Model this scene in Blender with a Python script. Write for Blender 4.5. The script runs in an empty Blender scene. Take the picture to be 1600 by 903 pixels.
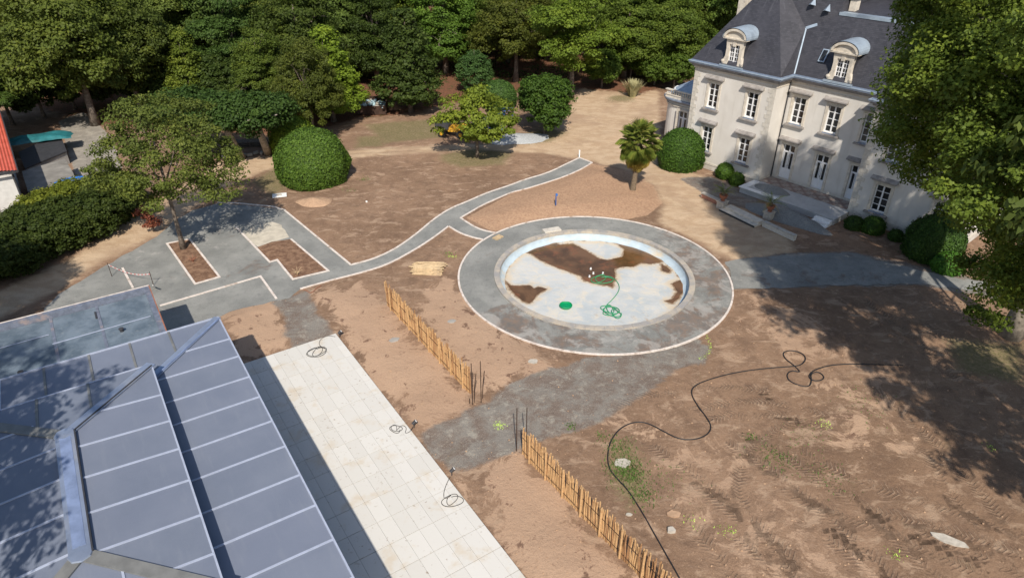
import bpy, math, random
import numpy as np
from math import radians, sin, cos, pi
from mathutils import Vector, Matrix, noise as mn
random.seed(7)
SC = bpy.context.scene
COL = SC.collection

# ------------------------------------------------------------ camera, light
CAM_H, FPX, PITCH, ROLL = 22.0, 1063.34, 0.54209825, 0.0052825
IW, IH = 1600.0, 903.0
cf = Vector((0, cos(PITCH), -sin(PITCH))); cx0 = Vector((1, 0, 0)); cu0 = cx0.cross(cf)
CX = cx0 * cos(ROLL) + cu0 * sin(ROLL); CU = -cx0 * sin(ROLL) + cu0 * cos(ROLL)
cam = bpy.data.cameras.new('camera'); camo = bpy.data.objects.new('camera', cam); COL.objects.link(camo)
cam.sensor_width = 36; cam.lens = FPX / IW * 36; cam.clip_start = 0.3; cam.clip_end = 2000
m = Matrix(((CX.x, CU.x, -cf.x, 0), (CX.y, CU.y, -cf.y, 0), (CX.z, CU.z, -cf.z, CAM_H), (0, 0, 0, 1)))
camo.matrix_world = m
SC.camera = camo

SUN_AZ = math.atan2(0.055, -1.0)          # direction towards the sun, seen from the ground
SUN_EL = radians(45)
sd = Vector((0.055, -1.0, 1.0)).normalized()
sun = bpy.data.lights.new('sun', 'SUN'); sun.energy = 4.0; sun.angle = radians(0.8); sun.color = (1, 0.93, 0.83)
suno = bpy.data.objects.new('sun', sun); COL.objects.link(suno)
suno.rotation_euler = sd.to_track_quat('Z', 'Y').to_euler()
world = bpy.data.worlds.new('World'); SC.world = world; world.use_nodes = True
wn = world.node_tree; wn.nodes.clear()
sky = wn.nodes.new('ShaderNodeTexSky'); sky.sky_type = 'NISHITA'; sky.sun_disc = False
sky.sun_elevation = SUN_EL; sky.sun_rotation = math.atan2(sd.x, sd.y)
bg = wn.nodes.new('ShaderNodeBackground'); bg.inputs[1].default_value = 0.10
wo = wn.nodes.new('ShaderNodeOutputWorld')
wn.links.new(sky.outputs[0], bg.inputs[0]); wn.links.new(bg.outputs[0], wo.inputs[0])
SC.view_settings.view_transform = 'Standard'; SC.view_settings.look = 'None'
SC.view_settings.exposure = 0.42; SC.view_settings.gamma = 1.0
SC.render.engine = 'CYCLES'
SC.cycles.max_bounces = 5; SC.cycles.transparent_max_bounces = 4


def at(px, py, z=0.0):
    """point of the place that the photograph shows at a pixel, at height z"""
    d = CX * (px - IW / 2) + CU * (IH / 2 - py) + cf * FPX
    t = (z - CAM_H) / d.z
    return Vector((0, 0, CAM_H)) + d * t


# ------------------------------------------------------------ helpers
def tag(o, label=None, cat=None, group=None, kind=None):
    if label: o['label'] = label
    if cat: o['category'] = cat
    if group: o['group'] = group
    if kind: o['kind'] = kind
    return o


def empty(name, loc=(0, 0, 0), rz=0.0, parent=None):
    o = bpy.data.objects.new(name, None); COL.objects.link(o)
    o.location = loc; o.rotation_euler = (0, 0, rz); o.empty_display_size = 0.3
    if parent: o.parent = parent
    return o


def copy_tree(o, parent=None):
    c = o.copy(); COL.objects.link(c)
    if parent: c.parent = parent
    for ch in list(o.children): copy_tree(ch, c)
    return c


class MB:
    def __init__(s): s.v = []; s.f = []

    def add(s, vs, fs):
        n = len(s.v); s.v += [tuple(p) for p in vs]; s.f += [tuple(i + n for i in f) for f in fs]; return s

    def box(s, x0, x1, y0, y1, z0, z1, M=None):
        vs = [Vector(p) for p in ((x0, y0, z0), (x1, y0, z0), (x1, y1, z0), (x0, y1, z0), (x0, y0, z1), (x1, y0, z1), (x1, y1, z1), (x0, y1, z1))]
        if M: vs = [M @ p for p in vs]
        return s.add(vs, [(0, 3, 2, 1), (4, 5, 6, 7), (0, 1, 5, 4), (1, 2, 6, 5), (2, 3, 7, 6), (3, 0, 4, 7)])

    def prism(s, pts, z0, z1, M=None):
        """pts: plan polygon; extruded z0..z1 (z may be lists)"""
        n = len(pts)
        za = z0 if isinstance(z0, (list, tuple)) else [z0] * n
        zb = z1 if isinstance(z1, (list, tuple)) else [z1] * n
        vs = [Vector((p[0], p[1], za[i])) for i, p in enumerate(pts)] + [Vector((p[0], p[1], zb[i])) for i, p in enumerate(pts)]
        if M: vs = [M @ p for p in vs]
        return s.add(vs, [tuple(range(n - 1, -1, -1)), tuple(range(n, 2 * n))] + [(i, (i + 1) % n, n + (i + 1) % n, n + i) for i in range(n)])

    def bar(s, a, b, r, r2=None, n=6, cap=True):
        a = Vector(a); b = Vector(b); r2 = r if r2 is None else r2
        return s.tube([a, b], [r, r2], n, cap)

    def tube(s, pts, rs, n=6, cap=True):
        pts = [Vector(p) for p in pts]
        if not isinstance(rs, (list, tuple)): rs = [rs] * len(pts)
        vs = []; prev = None
        for i, p in enumerate(pts):
            d = (pts[min(i + 1, len(pts) - 1)] - pts[max(i - 1, 0)])
            if d.length < 1e-9: d = Vector((0, 0, 1))
            d.normalize()
            if prev is None:
                u = d.orthogonal().normalized()
            else:
                u = (prev - d * prev.dot(d))
                u = u.normalized() if u.length > 1e-6 else d.orthogonal().normalized()
            prev = u; w = d.cross(u)
            for k in range(n):
                an = 2 * pi * k / n; vs.append(p + (u * cos(an) + w * sin(an)) * rs[i])
        fs = []
        for i in range(len(pts) - 1):
            for k in range(n):
                a = i * n + k; b = i * n + (k + 1) % n
                fs.append((a, b, b + n, a + n))
        if cap: fs += [tuple(range(n - 1, -1, -1)), tuple(range((len(pts) - 1) * n, len(pts) * n))]
        return s.add(vs, fs)

    def lathe(s, prof, c=(0, 0, 0), n=16, cap=True):
        vs = []
        for r, z in prof:
            for k in range(n):
                a = 2 * pi * k / n; vs.append((c[0] + r * cos(a), c[1] + r * sin(a), c[2] + z))
        fs = []
        for i in range(len(prof) - 1):
            for k in range(n):
                a = i * n + k; b = i * n + (k + 1) % n
                fs.append((a, b, b + n, a + n))
        if cap: fs += [tuple(range(n - 1, -1, -1)), tuple(range((len(prof) - 1) * n, len(prof) * n))]
        return s.add(vs, fs)

    def mesh(s, name):
        me = bpy.data.meshes.new(name); me.from_pydata(s.v, [], s.f); me.update(); return me

    def build(s, name, mat, parent=None, smooth=False, label=None):
        me = s.mesh(name); me.materials.append(mat)
        if smooth: me.shade_smooth()
        o = bpy.data.objects.new(name, me); COL.objects.link(o)
        if parent: o.parent = parent
        if label: o['label'] = label
        return o


def linkobj(name, me, parent=None, loc=None, rot=None, scale=None):
    o = bpy.data.objects.new(name, me); COL.objects.link(o)
    if parent: o.parent = parent
    if loc is not None: o.location = loc
    if rot is not None: o.rotation_euler = rot
    if scale is not None: o.scale = scale
    return o


# ------------------------------------------------------------ materials
class NT:
    def __init__(s, name):
        s.m = bpy.data.materials.new(name); s.m.use_nodes = True; s.t = s.m.node_tree; s.t.nodes.clear()
        s.out = s.t.nodes.new('ShaderNodeOutputMaterial')
        s.co = s.n('ShaderNodeTexCoord'); s.geo = None

    def n(s, ty, **kw):
        nd = s.t.nodes.new(ty)
        for k, v in kw.items(): setattr(nd, k, v)
        return nd

    def l(s, a, b): s.t.links.new(a, b)

    def val(s, nd, i, v):
        if hasattr(v, 'is_output') or isinstance(v, bpy.types.NodeSocket): s.l(v, nd.inputs[i])
        else: nd.inputs[i].default_value = v

    def noise(s, scale, detail=4, rough=.55, vec=None, dist=0.0):
        nd = s.n('ShaderNodeTexNoise'); nd.inputs['Scale'].default_value = scale; nd.inputs['Detail'].default_value = detail
        nd.inputs['Roughness'].default_value = rough; nd.inputs['Distortion'].default_value = dist
        s.l(vec if vec else s.co.outputs['Object'], nd.inputs['Vector']); return nd.outputs['Fac']

    def scaled(s, sc, rot=(0, 0, 0), src=None):
        mp = s.n('ShaderNodeMapping'); mp.inputs['Scale'].default_value = sc; mp.inputs['Rotation'].default_value = rot
        s.l(src if src else s.co.outputs['Object'], mp.inputs['Vector']); return mp.outputs[0]

    def math(s, op, a, b=0.0, c=None, clamp=False):
        nd = s.n('ShaderNodeMath', operation=op, use_clamp=clamp); s.val(nd, 0, a); s.val(nd, 1, b)
        if c is not None: s.val(nd, 2, c)
        return nd.outputs[0]

    def step(s, x, lo, hi):
        nd = s.n('ShaderNodeMapRange', interpolation_type='SMOOTHSTEP'); s.val(nd, 0, x)
        nd.inputs[1].default_value = lo; nd.inputs[2].default_value = hi; return nd.outputs[0]

    def mix(s, f, a, b, mode='MIX'):
        nd = s.n('ShaderNodeMix', data_type='RGBA', blend_type=mode)
        s.val(nd, 0, f)
        for i, v in ((6, a), (7, b)):
            if isinstance(v, (tuple, list)): v = (*v[:3], 1)
            s.val(nd, i, v)
        return nd.outputs[2]

    def attr(s, name):
        nd = s.n('ShaderNodeAttribute', attribute_name=name); return nd

    def bump(s, h, strength=.3, dist=.02, prev=None):
        nd = s.n('ShaderNodeBump'); nd.inputs['Strength'].default_value = strength; nd.inputs['Distance'].default_value = dist
        s.l(h, nd.inputs['Height'])
        if prev: s.l(prev, nd.inputs['Normal'])
        return nd.outputs[0]

    def bsdf(s, col, rough=.9, spec=.3, metal=0.0, normal=None, **kw):
        nd = s.n('ShaderNodeBsdfPrincipled')
        if isinstance(col, (tuple, list)): col = (*col[:3], 1)
        s.val(nd, 'Base Color', col); s.val(nd, 'Roughness', rough); s.val(nd, 'Specular IOR Level', spec); s.val(nd, 'Metallic', metal)
        if normal: s.l(normal, nd.inputs['Normal'])
        for k, v in kw.items(): s.val(nd, k, v)
        s.last = nd
        s.l(nd.outputs[0], s.out.inputs[0]); return s.m


def plain(name, c, rough=.8, spec=.3, metal=0, var=.15, scale=3.0, bump=.15, stain=None, bs=None):
    t = NT(name); n = t.noise(scale, 6, .6)
    a = tuple(x * (1 - var) for x in c); b = tuple(min(1, x * (1 + var)) for x in c)
    col = t.mix(t.step(n, .3, .7), a, b)
    if stain:
        n2 = t.noise(scale * .35, 8, .65); col = t.mix(t.step(n2, .52, .72), col, stain)
    nb = t.bump(t.noise(bs or scale * 12, 3), bump, .01)
    return t.bsdf(col, rough, spec, metal, nb)


M = {}
M['kerb'] = plain('pale_kerb', (.64, .57, .51), .9, var=.14, scale=5, stain=(.34, .25, .19))
M['white_paint'] = plain('white_paint', (.78, .77, .74), .5, var=.04)
M['white_gloss'] = plain('white_joinery', (.8, .8, .8), .4, var=.03)
M['hood'] = plain('grey_stone', (.30, .275, .255), .9, var=.22, scale=2.5, stain=(.17, .155, .145))
M['cream_stone'] = plain('cream_stone', (.60, .54, .45), .9, var=.12, scale=4, stain=(.36, .33, .28))
M['quoin'] = plain('quoin_stone', (.56, .52, .45), .95, var=.10, scale=6, stain=(.42, .38, .33))
M['zinc'] = plain('zinc_sheet', (.34, .41, .48), .42, .5, .25, var=.12, scale=1.5, stain=(.22, .27, .33))
M['gutter'] = plain('zinc_gutter', (.24, .29, .38), .4, .5, .3, var=.15, scale=3)
M['steel'] = plain('galvanised_strip', (.30, .35, .45), .33, .5, .45, var=.12, scale=1.2, stain=(.42, .43, .46))
M['ridge_blue'] = plain('blue_ridge_film', (.23, .29, .44), .3, .5, .2, var=.22, scale=1.5)
M['ridge_brown'] = plain('dull_hip_strip', (.20, .20, .19), .55, .4, .2, var=.15, scale=2)
M['seam'] = plain('pale_seam', (.42, .46, .56), .5, .4, .2, var=.08)
M['white_wall'] = plain('rendered_wall', (.62, .60, .57), .9, var=.08)
M['parapet'] = plain('parapet_cap', (.17, .19, .24), .5, .4, .2, var=.2, scale=4, stain=(.34, .27, .25))
M['bark'] = plain('bark', (.15, .12, .095), .95, var=.4, scale=6, bump=.6, stain=(.26, .24, .2))
M['bark_pale'] = plain('pale_bark', (.30, .26, .21), .95, var=.35, scale=5, bump=.5, stain=(.14, .12, .1))
M['palm_bark'] = plain('palm_bark', (.16, .12, .08), .95, var=.35, scale=12, bump=.8)
M['black_rubber'] = plain('black_rubber', (.02, .02, .022), .5, .4, var=.1)
M['hose_green'] = plain('green_hose', (.03, .28, .12), .45, .5, var=.1)
M['green_plastic'] = plain('green_plastic', (.0, .26, .09), .4, .5, var=.05)
M['rust'] = plain('rusty_steel', (.06, .035, .025), .8, .3, .2, var=.3)
M['yellow'] = plain('yellow_machine_paint', (.62, .33, .03), .45, .5, var=.08)
M['blue'] = plain('blue_machine_paint', (.03, .09, .28), .45, .5, var=.12)
M['dark'] = plain('dark_grey_metal', (.05, .05, .055), .6, .4, .2, var=.2)
M['terracotta'] = plain('terracotta', (.30, .12, .07), .85, var=.2, scale=8)
M['teal'] = plain('teal_tarp', (.02, .13, .14), .5, .4, var=.3, scale=1.5, bump=.5, bs=3)  # dulled colour: the shade the tarp lies in is painted in
M['blue_tarp'] = plain('blue_tarp', (.03, .16, .5), .45, .4, var=.3, scale=2, bump=.6, bs=4)
M['concrete'] = plain('concrete', (.34, .32, .29), .95, var=.2, scale=.8, stain=(.22, .20, .17))
M['plank'] = plain('bare_plank', (.50, .37, .22), .85, var=.2, scale=6, stain=(.38, .29, .2))
M['brick'] = plain('red_brick', (.34, .16, .11), .95, var=.3, scale=9)
M['tape'] = plain('warning_tape', (.75, .2, .2), .6, var=.1)
M['rock'] = plain('pale_stone', (.45, .41, .35), .95, var=.15, scale=6, stain=(.3, .27, .22))
M['sandpile'] = plain('sand_heap', (.40, .26, .165), .95, var=.15, scale=6)
M['gravelpile'] = plain('gravel_heap', (.20, .20, .19), .95, var=.35, scale=18, bump=.8)
M['neon'] = plain('lime_marking_paint', (.42, .60, .10), .9, var=.3, scale=8)
M['straw'] = plain('dry_grass', (.36, .33, .17), .9, var=.3, scale=3)


def roof_mat():
    t = NT('grey_blue_roof_panel')
    oi = t.n('ShaderNodeObjectInfo')
    n = t.noise(.5, 5, .6); n2 = t.noise(40, 3, .6)
    c = t.mix(t.step(n, .3, .7), (.145, .168, .218), (.175, .197, .247))
    c = t.mix(t.math('MULTIPLY', oi.outputs['Random'], .35), c, (.18, .20, .27))
    c = t.mix(t.math('MULTIPLY', t.step(n2, .45, .8), .25), c, (.26, .27, .30))
    dn = t.noise(1.0, 8, .7, t.scaled((.5, 3.5, 1))); c = t.mix(t.math('MULTIPLY', t.step(dn, .52, .70), .35), c, (.21, .23, .27))
    dk = t.noise(.7, 9, .7, dist=.6); c = t.mix(t.math('MULTIPLY', t.step(dk, .58, .70), .18), c, (.12, .14, .18))
    return t.bsdf(c, .5, .5, 0, t.bump(n2, .12, .01))


M['panel'] = roof_mat()


def membrane():
    t = NT('old_bitumen_membrane'); n = t.noise(.9, 8, .65); n2 = t.noise(5, 6, .6)
    c = t.mix(t.step(n, .35, .65), (.085, .115, .145), (.16, .20, .24))
    c = t.mix(t.math('MULTIPLY', t.step(n2, .55, .75), .5), c, (.24, .26, .27))
    st = t.noise(1.0, 5, .6, t.scaled((5, .5, 1))); c = t.mix(t.math('MULTIPLY', t.step(st, .6, .75), .45), c, (.30, .31, .32))
    return t.bsdf(c, .6, .4, 0, t.bump(n2, .25, .02))


M['membrane'] = membrane()


def slate():
    t = NT('slate_roof')
    n = t.noise(.35, 5, .6)
    br = t.n('ShaderNodeTexBrick'); br.offset = .5
    t.l(t.scaled((1, 1, 1)), br.inputs['Vector'])
    uv = t.attr('ruv'); t.l(uv.outputs['Vector'], br.inputs['Vector'])
    br.inputs['Scale'].default_value = 1.0; br.inputs['Brick Width'].default_value = .24; br.inputs['Row Height'].default_value = .14
    br.inputs['Mortar Size'].default_value = .008; br.inputs['Mortar Smooth'].default_value = .3
    br.inputs['Color1'].default_value = (.030, .030, .037, 1); br.inputs['Color2'].default_value = (.052, .052, .062, 1); br.inputs['Mortar'].default_value = (.018, .018, .022, 1)
    c = t.mix(t.math('MULTIPLY', t.step(n, .35, .7), .5), br.outputs['Color'], (.058, .057, .068))
    st = t.noise(1, 5, .65, t.scaled((3, .3, 1), src=uv.outputs['Vector']))
    c = t.mix(t.math('MULTIPLY', t.step(st, .56, .78), .5), c, (.13, .13, .145))
    return t.bsdf(c, .55, .45, 0, t.bump(br.outputs['Fac'], .4, .01))


M['slate'] = slate()


def plaster():
    t = NT('pale_plaster'); n = t.noise(.6, 7, .6); n2 = t.noise(1.0, 5, .6, t.scaled((1.6, 1.6, .25)))
    c = t.mix(t.step(n, .3, .7), (.61, .575, .52), (.68, .645, .59))
    c = t.mix(t.math('MULTIPLY', t.step(n2, .52, .78), .5), c, (.44, .40, .34))
    sz = t.n('ShaderNodeSeparateXYZ'); t.l(t.co.outputs['Object'], sz.inputs[0])
    low = t.math('MULTIPLY', t.math('SUBTRACT', 1.0, t.step(sz.outputs[2], .2, 1.1)), t.step(n, .35, .6))
    c = t.mix(t.math('MULTIPLY', low, .6), c, (.33, .28, .22))
    return t.bsdf(c, .92, .25, 0, t.bump(t.noise(30, 3), .1, .01))


M['plaster'] = plaster()
tg = NT('dark_window_glass'); tg.bsdf(tg.mix(tg.step(tg.noise(1.2, 2), .4, .65), (.014, .016, .017), (.05, .05, .05)), .08, .6); M['glass'] = tg.m


def gravel():
    t = NT('grey_gravel'); n = t.noise(.45, 7, .62); n2 = t.noise(26, 3, .7); n3 = t.noise(2.2, 6, .65)
    c = t.mix(t.step(n, .3, .7), (.19, .192, .178), (.29, .288, .265))
    c = t.mix(t.math('MULTIPLY', t.step(n3, .50, .72), .55), c, (.14, .142, .138))
    c = t.mix(t.math('MULTIPLY', t.step(n2, .5, .75), .6), c, (.33, .33, .32))
    c = t.mix(t.math('MULTIPLY', t.step(n2, .50, .28), .55), c, (.09, .09, .088))
    dirt = t.noise(.33, 9, .72, dist=.4)
    a = t.attr('dirt')
    f = t.step(t.math('ADD', dirt, t.math('MULTIPLY', a.outputs['Fac'], .22)), .54, .64)
    dc = t.mix(t.step(n3, .35, .6), (.20, .125, .085), (.135, .11, .095))
    c = t.mix(t.math('MULTIPLY', f, .7), c, dc)
    lt = t.noise(.7, 9, .72, t.scaled((1, 1, 1), (0, 0, 1)), .5)
    c = t.mix(t.math('MULTIPLY', t.step(t.math('ADD', lt, t.math('MULTIPLY', a.outputs['Fac'], .12)), .56, .66), .6), c, (.38, .36, .33))
    return t.bsdf(c, .95, .2, 0, t.bump(n2, .6, .02))


M['gravel'] = gravel()


def tile():
    t = NT('cream_paving_tile'); oi = t.n('ShaderNodeObjectInfo')
    pos = t.n('ShaderNodeNewGeometry').outputs['Position']
    n = t.noise(.8, 7, .65, pos); n2 = t.noise(5, 5, .6, pos)
    c = t.mix(oi.outputs['Random'], (.57, .55, .505), (.62, .60, .555))
    c = t.mix(t.math('MULTIPLY', t.step(n, .52, .70), .6), c, (.53, .44, .32))
    c = t.mix(t.math('MULTIPLY', t.step(n2, .62, .72), .4), c, (.34, .28, .20)); n3 = t.noise(7, 2, .5, pos); n4 = t.noise(.5, 3, .5, pos)
    c = t.mix(t.math('MULTIPLY', t.math('MULTIPLY', t.step(n3, .66, .72), t.step(n4, .45, .6)), .65), c, (.26, .19, .13))
    return t.bsdf(c, .8, .3, 0, t.bump(n2, .1, .01))


M['tile'] = tile()


def soil():
    t = NT('bare_soil_ground')
    A = t.attr('mA'); B = t.attr('mB'); K = t.attr('track')
    sa = t.n('ShaderNodeSeparateColor'); t.l(A.outputs['Color'], sa.inputs[0])
    sb = t.n('ShaderNodeSeparateColor'); t.l(B.outputs['Color'], sb.inputs[0])
    sk = t.n('ShaderNodeSeparateXYZ'); t.l(K.outputs['Vector'], sk.inputs[0])
    n1 = t.noise(.16, 9, .62, dist=.3); n2 = t.noise(.9, 10, .68, dist=.5); n3 = t.noise(5.5, 6, .7); n4 = t.noise(30, 3, .7)
    rot = t.noise(1.0, 9, .7, t.scaled((.7, 1.25, 1), (0, 0, radians(-35))), .6)
    brown = t.mix(t.step(n1, .32, .68), (.19, .113, .070), (.275, .168, .106))
    brown = t.mix(t.math('MULTIPLY', t.step(n2, .44, .66), .55), brown, (.135, .080, .054))
    lump = t.noise(2.6, 9, .75, dist=.7)
    brown = t.mix(t.math('MULTIPLY', t.step(lump, .53, .60), .45), brown, (.31, .205, .14))
    brown = t.mix(t.math('MULTIPLY', t.step(lump, .44, .38), .35), brown, (.115, .068, .047))
    brown = t.mix(t.math('MULTIPLY', t.step(rot, .52, .64), .75), brown, (.385, .262, .180))
    c = brown

    def over(c, mask, col, amp=.5, w=.08, nz=None, st=1.0):
        nz = nz or n2
        x = t.math('ADD', mask, t.math('MULTIPLY', t.math('SUBTRACT', nz, .5), amp))
        f = t.step(x, .5 - w, .5 + w)
        if st != 1: f = t.math('MULTIPLY', f, st)
        return t.mix(f, c, col)
    # r: sand strips  g: orange mound  b: driveway  a: lawn
    sand = t.mix(t.step(n1, .4, .6), (.415, .270, .180), (.37, .238, .158))
    sand = t.mix(t.step(t.math('ADD', n2, t.math('MULTIPLY', n3, .25)), .71, .77), sand, (.17, .096, .064))
    sand = t.mix(t.math('MULTIPLY', t.step(lump, .58, .64), .55), sand, (.22, .13, .085))
    nbig = t.noise(.42, 10, .74, dist=.8)
    c = over(c, sa.outputs[0], sand, 2.3, .07, nbig)
    org = t.mix(t.step(n3, .42, .62), (.40, .245, .150), (.31, .18, .11))
    c = over(c, sa.outputs[1], org, .35, .06)
    drv = t.mix(t.step(rot, .38, .62), (.41, .28, .175), (.50, .365, .245))
    drv = t.mix(t.math('MULTIPLY', t.step(n1, .5, .62), .6), drv, (.33, .215, .14))
    c = over(c, sa.outputs[2], drv, .6, .16)
    # B r: gravelly  g: leaf litter  b: asphalt/grey   a(alpha): dark
    nbg = t.noise(1.3, 10, .78, dist=.3)
    gr = t.mix(t.step(n2, .4, .62), (.155, .118, .102), (.205, .19, .178))
    gr = t.mix(t.math('MULTIPLY', t.step(nbg, .52, .62), .6), gr, (.34, .32, .285))
    gr = t.mix(t.step(n4, .5, .75), gr, (.30, .28, .255))
    c = over(c, sb.outputs[0], gr, 1.3, .12, nbig)
    lf = t.mix(t.step(n3, .4, .6), (.20, .075, .035), (.11, .055, .03))
    lf = t.mix(t.math('MULTIPLY', t.step(n2, .55, .62), .8), lf, (.05, .065, .02))
    c = over(c, sb.outputs[1], lf, .7, .1)
    asph = t.mix(t.step(n2, .4, .65), (.24, .22, .20), (.33, .305, .275))
    c = over(c, sb.outputs[2], asph, .35, .05)
    gs = t.mix(t.step(n3, .4, .62), (.125, .125, .045), (.225, .175, .095))
    c = over(c, A.outputs['Alpha'], gs, 1.1, .12, n3, .8)
    wn_ = t.noise(.55, 10, .75, t.scaled((1, 1, 1), (0, 0, 2)), .6)
    wf = t.math('MULTIPLY', t.step(wn_, .60, .70), t.step(n4, .42, .60))
    c = t.mix(t.math('MULTIPLY', wf, .35), c, (.12, .12, .05))
    # lumps and speckle
    c = t.mix(t.math('MULTIPLY', t.step(n4, .54, .74), .40), c, (.43, .31, .22))
    c = t.mix(t.math('MULTIPLY', t.step(n4, .46, .28), .45), c, (.09, .055, .038))
    # tyre lugs
    ab = t.math('ABSOLUTE', sk.outputs[1])
    ph = t.math('ADD', t.math('MULTIPLY', sk.outputs[0], 33.0), t.math('MULTIPLY', ab, 20.0))
    lug = t.math('SINE', t.math('ADD', ph, t.math('MULTIPLY', n2, 3.0)))
    msk = t.math('MULTIPLY', sk.outputs[2], t.step(n2, .40, .60))
    lugm = t.math('MULTIPLY', t.step(lug, -.1, .6), msk)
    c = t.mix(t.math('MULTIPLY', lugm, .42), c, (.40, .28, .20))
    c = t.mix(t.math('MULTIPLY', t.math('MULTIPLY', t.step(lug, 0, -.7), msk), .3), c, (.105, .062, .043))
    b1 = t.bump(n3, .6, .10)
    b2 = t.bump(n4, .5, .03, b1)
    b3 = t.bump(lugm, .9, .06, b2)
    hs = t.n('ShaderNodeHueSaturation'); hs.inputs['Saturation'].default_value = .9; hs.inputs['Value'].default_value = 1.05; t.l(t.mix(1.0, c, (1.02, 1.0, .92), 'MULTIPLY'), hs.inputs['Color'])
    return t.bsdf(hs.outputs[0], .97, .12, 0, b3)


M['soil'] = soil()


def bed_soil():
    t = NT('planting_bed_soil'); n = t.noise(2.5, 8, .7); n2 = t.noise(14, 4, .7)
    c = t.mix(t.step(n, .4, .62), (.15, .085, .055), (.27, .165, .105)); c = t.mix(t.math('MULTIPLY', t.step(n2, .55, .7), .6), c, (.35, .25, .17))
    return t.bsdf(c, .97, .1, 0, t.bump(n2, .8, .05))


M['bed'] = bed_soil()


def basin_mat():
    t = NT('pale_basin_floor'); n = t.noise(.38, 7, .6, dist=.4); n2 = t.noise(1.2, 8, .68, dist=.8)
    c = t.mix(t.step(n, .36, .60), (.43, .465, .475), (.53, .535, .52))
    c = t.mix(t.math('MULTIPLY', t.step(n2, .47, .66), .75), c, (.63, .57, .47))
    st = t.noise(.9, 9, .7, t.scaled((1, 1, 1), (0, 0, .7)), 1.0)
    c = t.mix(t.math('MULTIPLY', t.step(st, .60, .72), .7), c, (.42, .29, .17))
    a = t.attr('silt'); n3 = t.noise(3.2, 9, .75, dist=.5)
    x = t.math('ADD', a.outputs['Fac'], t.math('MULTIPLY', t.math('SUBTRACT', n2, .5), 1.2))
    c = t.mix(t.math('MULTIPLY', t.step(x, .40, .95), .75), c, (.56, .45, .31))
    x2 = t.math('ADD', a.outputs['Fac'], t.math('MULTIPLY', t.math('SUBTRACT', n3, .5), .9))
    c = t.mix(t.math('MULTIPLY', t.step(x2, .80, .98), .9), c, (.22, .135, .075))
    wr = t.noise(1.6, 6, .7, t.scaled((1, 2.2, 1), (0, 0, .5)), 1.2)
    return t.bsdf(c, .6, .35, 0, t.bump(wr, .5, .05))


M['basin'] = basin_mat()


def muddy():
    t = NT('muddy_water'); n = t.noise(.5, 6, .6, dist=.5); n2 = t.noise(1.4, 5, .6)
    c = t.mix(t.step(n, .35, .62), (.085, .045, .018), (.16, .085, .038))
    c = t.mix(t.math('MULTIPLY', t.step(n2, .52, .66), .6), c, (.22, .085, .035))
    return t.bsdf(c, .12, .4)


M['mud'] = muddy()


def coping_mat():
    t = NT('weathered_coping'); n = t.noise(1.3, 7, .65); n2 = t.noise(12, 4, .6)
    c = t.mix(t.step(n, .35, .65), (.30, .29, .28), (.46, .40, .32)); c = t.mix(t.math('MULTIPLY', t.step(n2, .5, .7), .4), c, (.25, .23, .22))
    return t.bsdf(c, .9, .2, 0, t.bump(n2, .3, .02))


M['coping'] = coping_mat()


def redroof():
    t = NT('red_corrugated_sheet'); n = t.noise(1, 5)
    return t.bsdf(t.mix(t.step(n, .3, .7), (.50, .085, .045), (.62, .13, .075)), .5, .4)


M['redroof'] = redroof()


def leaf_mat(name, dark, mid, hi, trans=.22, rough=.6):
    t = NT(name); a = t.attr('tone'); oi = t.n('ShaderNodeObjectInfo')
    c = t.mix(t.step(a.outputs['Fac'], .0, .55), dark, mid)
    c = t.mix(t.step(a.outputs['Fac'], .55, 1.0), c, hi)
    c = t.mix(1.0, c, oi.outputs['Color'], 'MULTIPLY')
    t.bsdf(c, rough, .22)
    tr = t.n('ShaderNodeBsdfTranslucent'); t.l(c, tr.inputs[0])
    mx = t.n('ShaderNodeMixShader'); mx.inputs[0].default_value = trans
    t.l(t.last.outputs[0], mx.inputs[1]); t.l(tr.outputs[0], mx.inputs[2]); t.l(mx.outputs[0], t.out.inputs[0])
    return t.m


M['leaf'] = leaf_mat('tree_leaves', (.036, .055, .014), (.085, .120, .024), (.155, .190, .036), .34)
M['leaf_fine'] = leaf_mat('clipped_leaves', (.034, .066, .014), (.075, .145, .022), (.12, .20, .034), .18)
M['palm_leaf'] = leaf_mat('palm_leaves', (.05, .06, .018), (.085, .105, .028), (.20, .17, .06), .15, .5)
M['frond_dead'] = leaf_mat('dry_palm_leaves', (.16, .10, .04), (.24, .16, .06), (.30, .21, .08), .1)
M['red_leaf'] = leaf_mat('red_leaves', (.12, .035, .02), (.2, .06, .035), (.26, .1, .05), .2)

# ------------------------------------------------------------ ground sheet
BC = Vector((5.288, 38.437, 0)); R_OUT, R_COP, R_IN = 8.749, 6.46, 6.10


def pxpoly(pts, z=0.0): return [at(x, y, z) for x, y in pts]


def cc(x0, y0, s, pts): return [(x0 + a / s, y0 + b / s) for a, b in pts]


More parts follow.
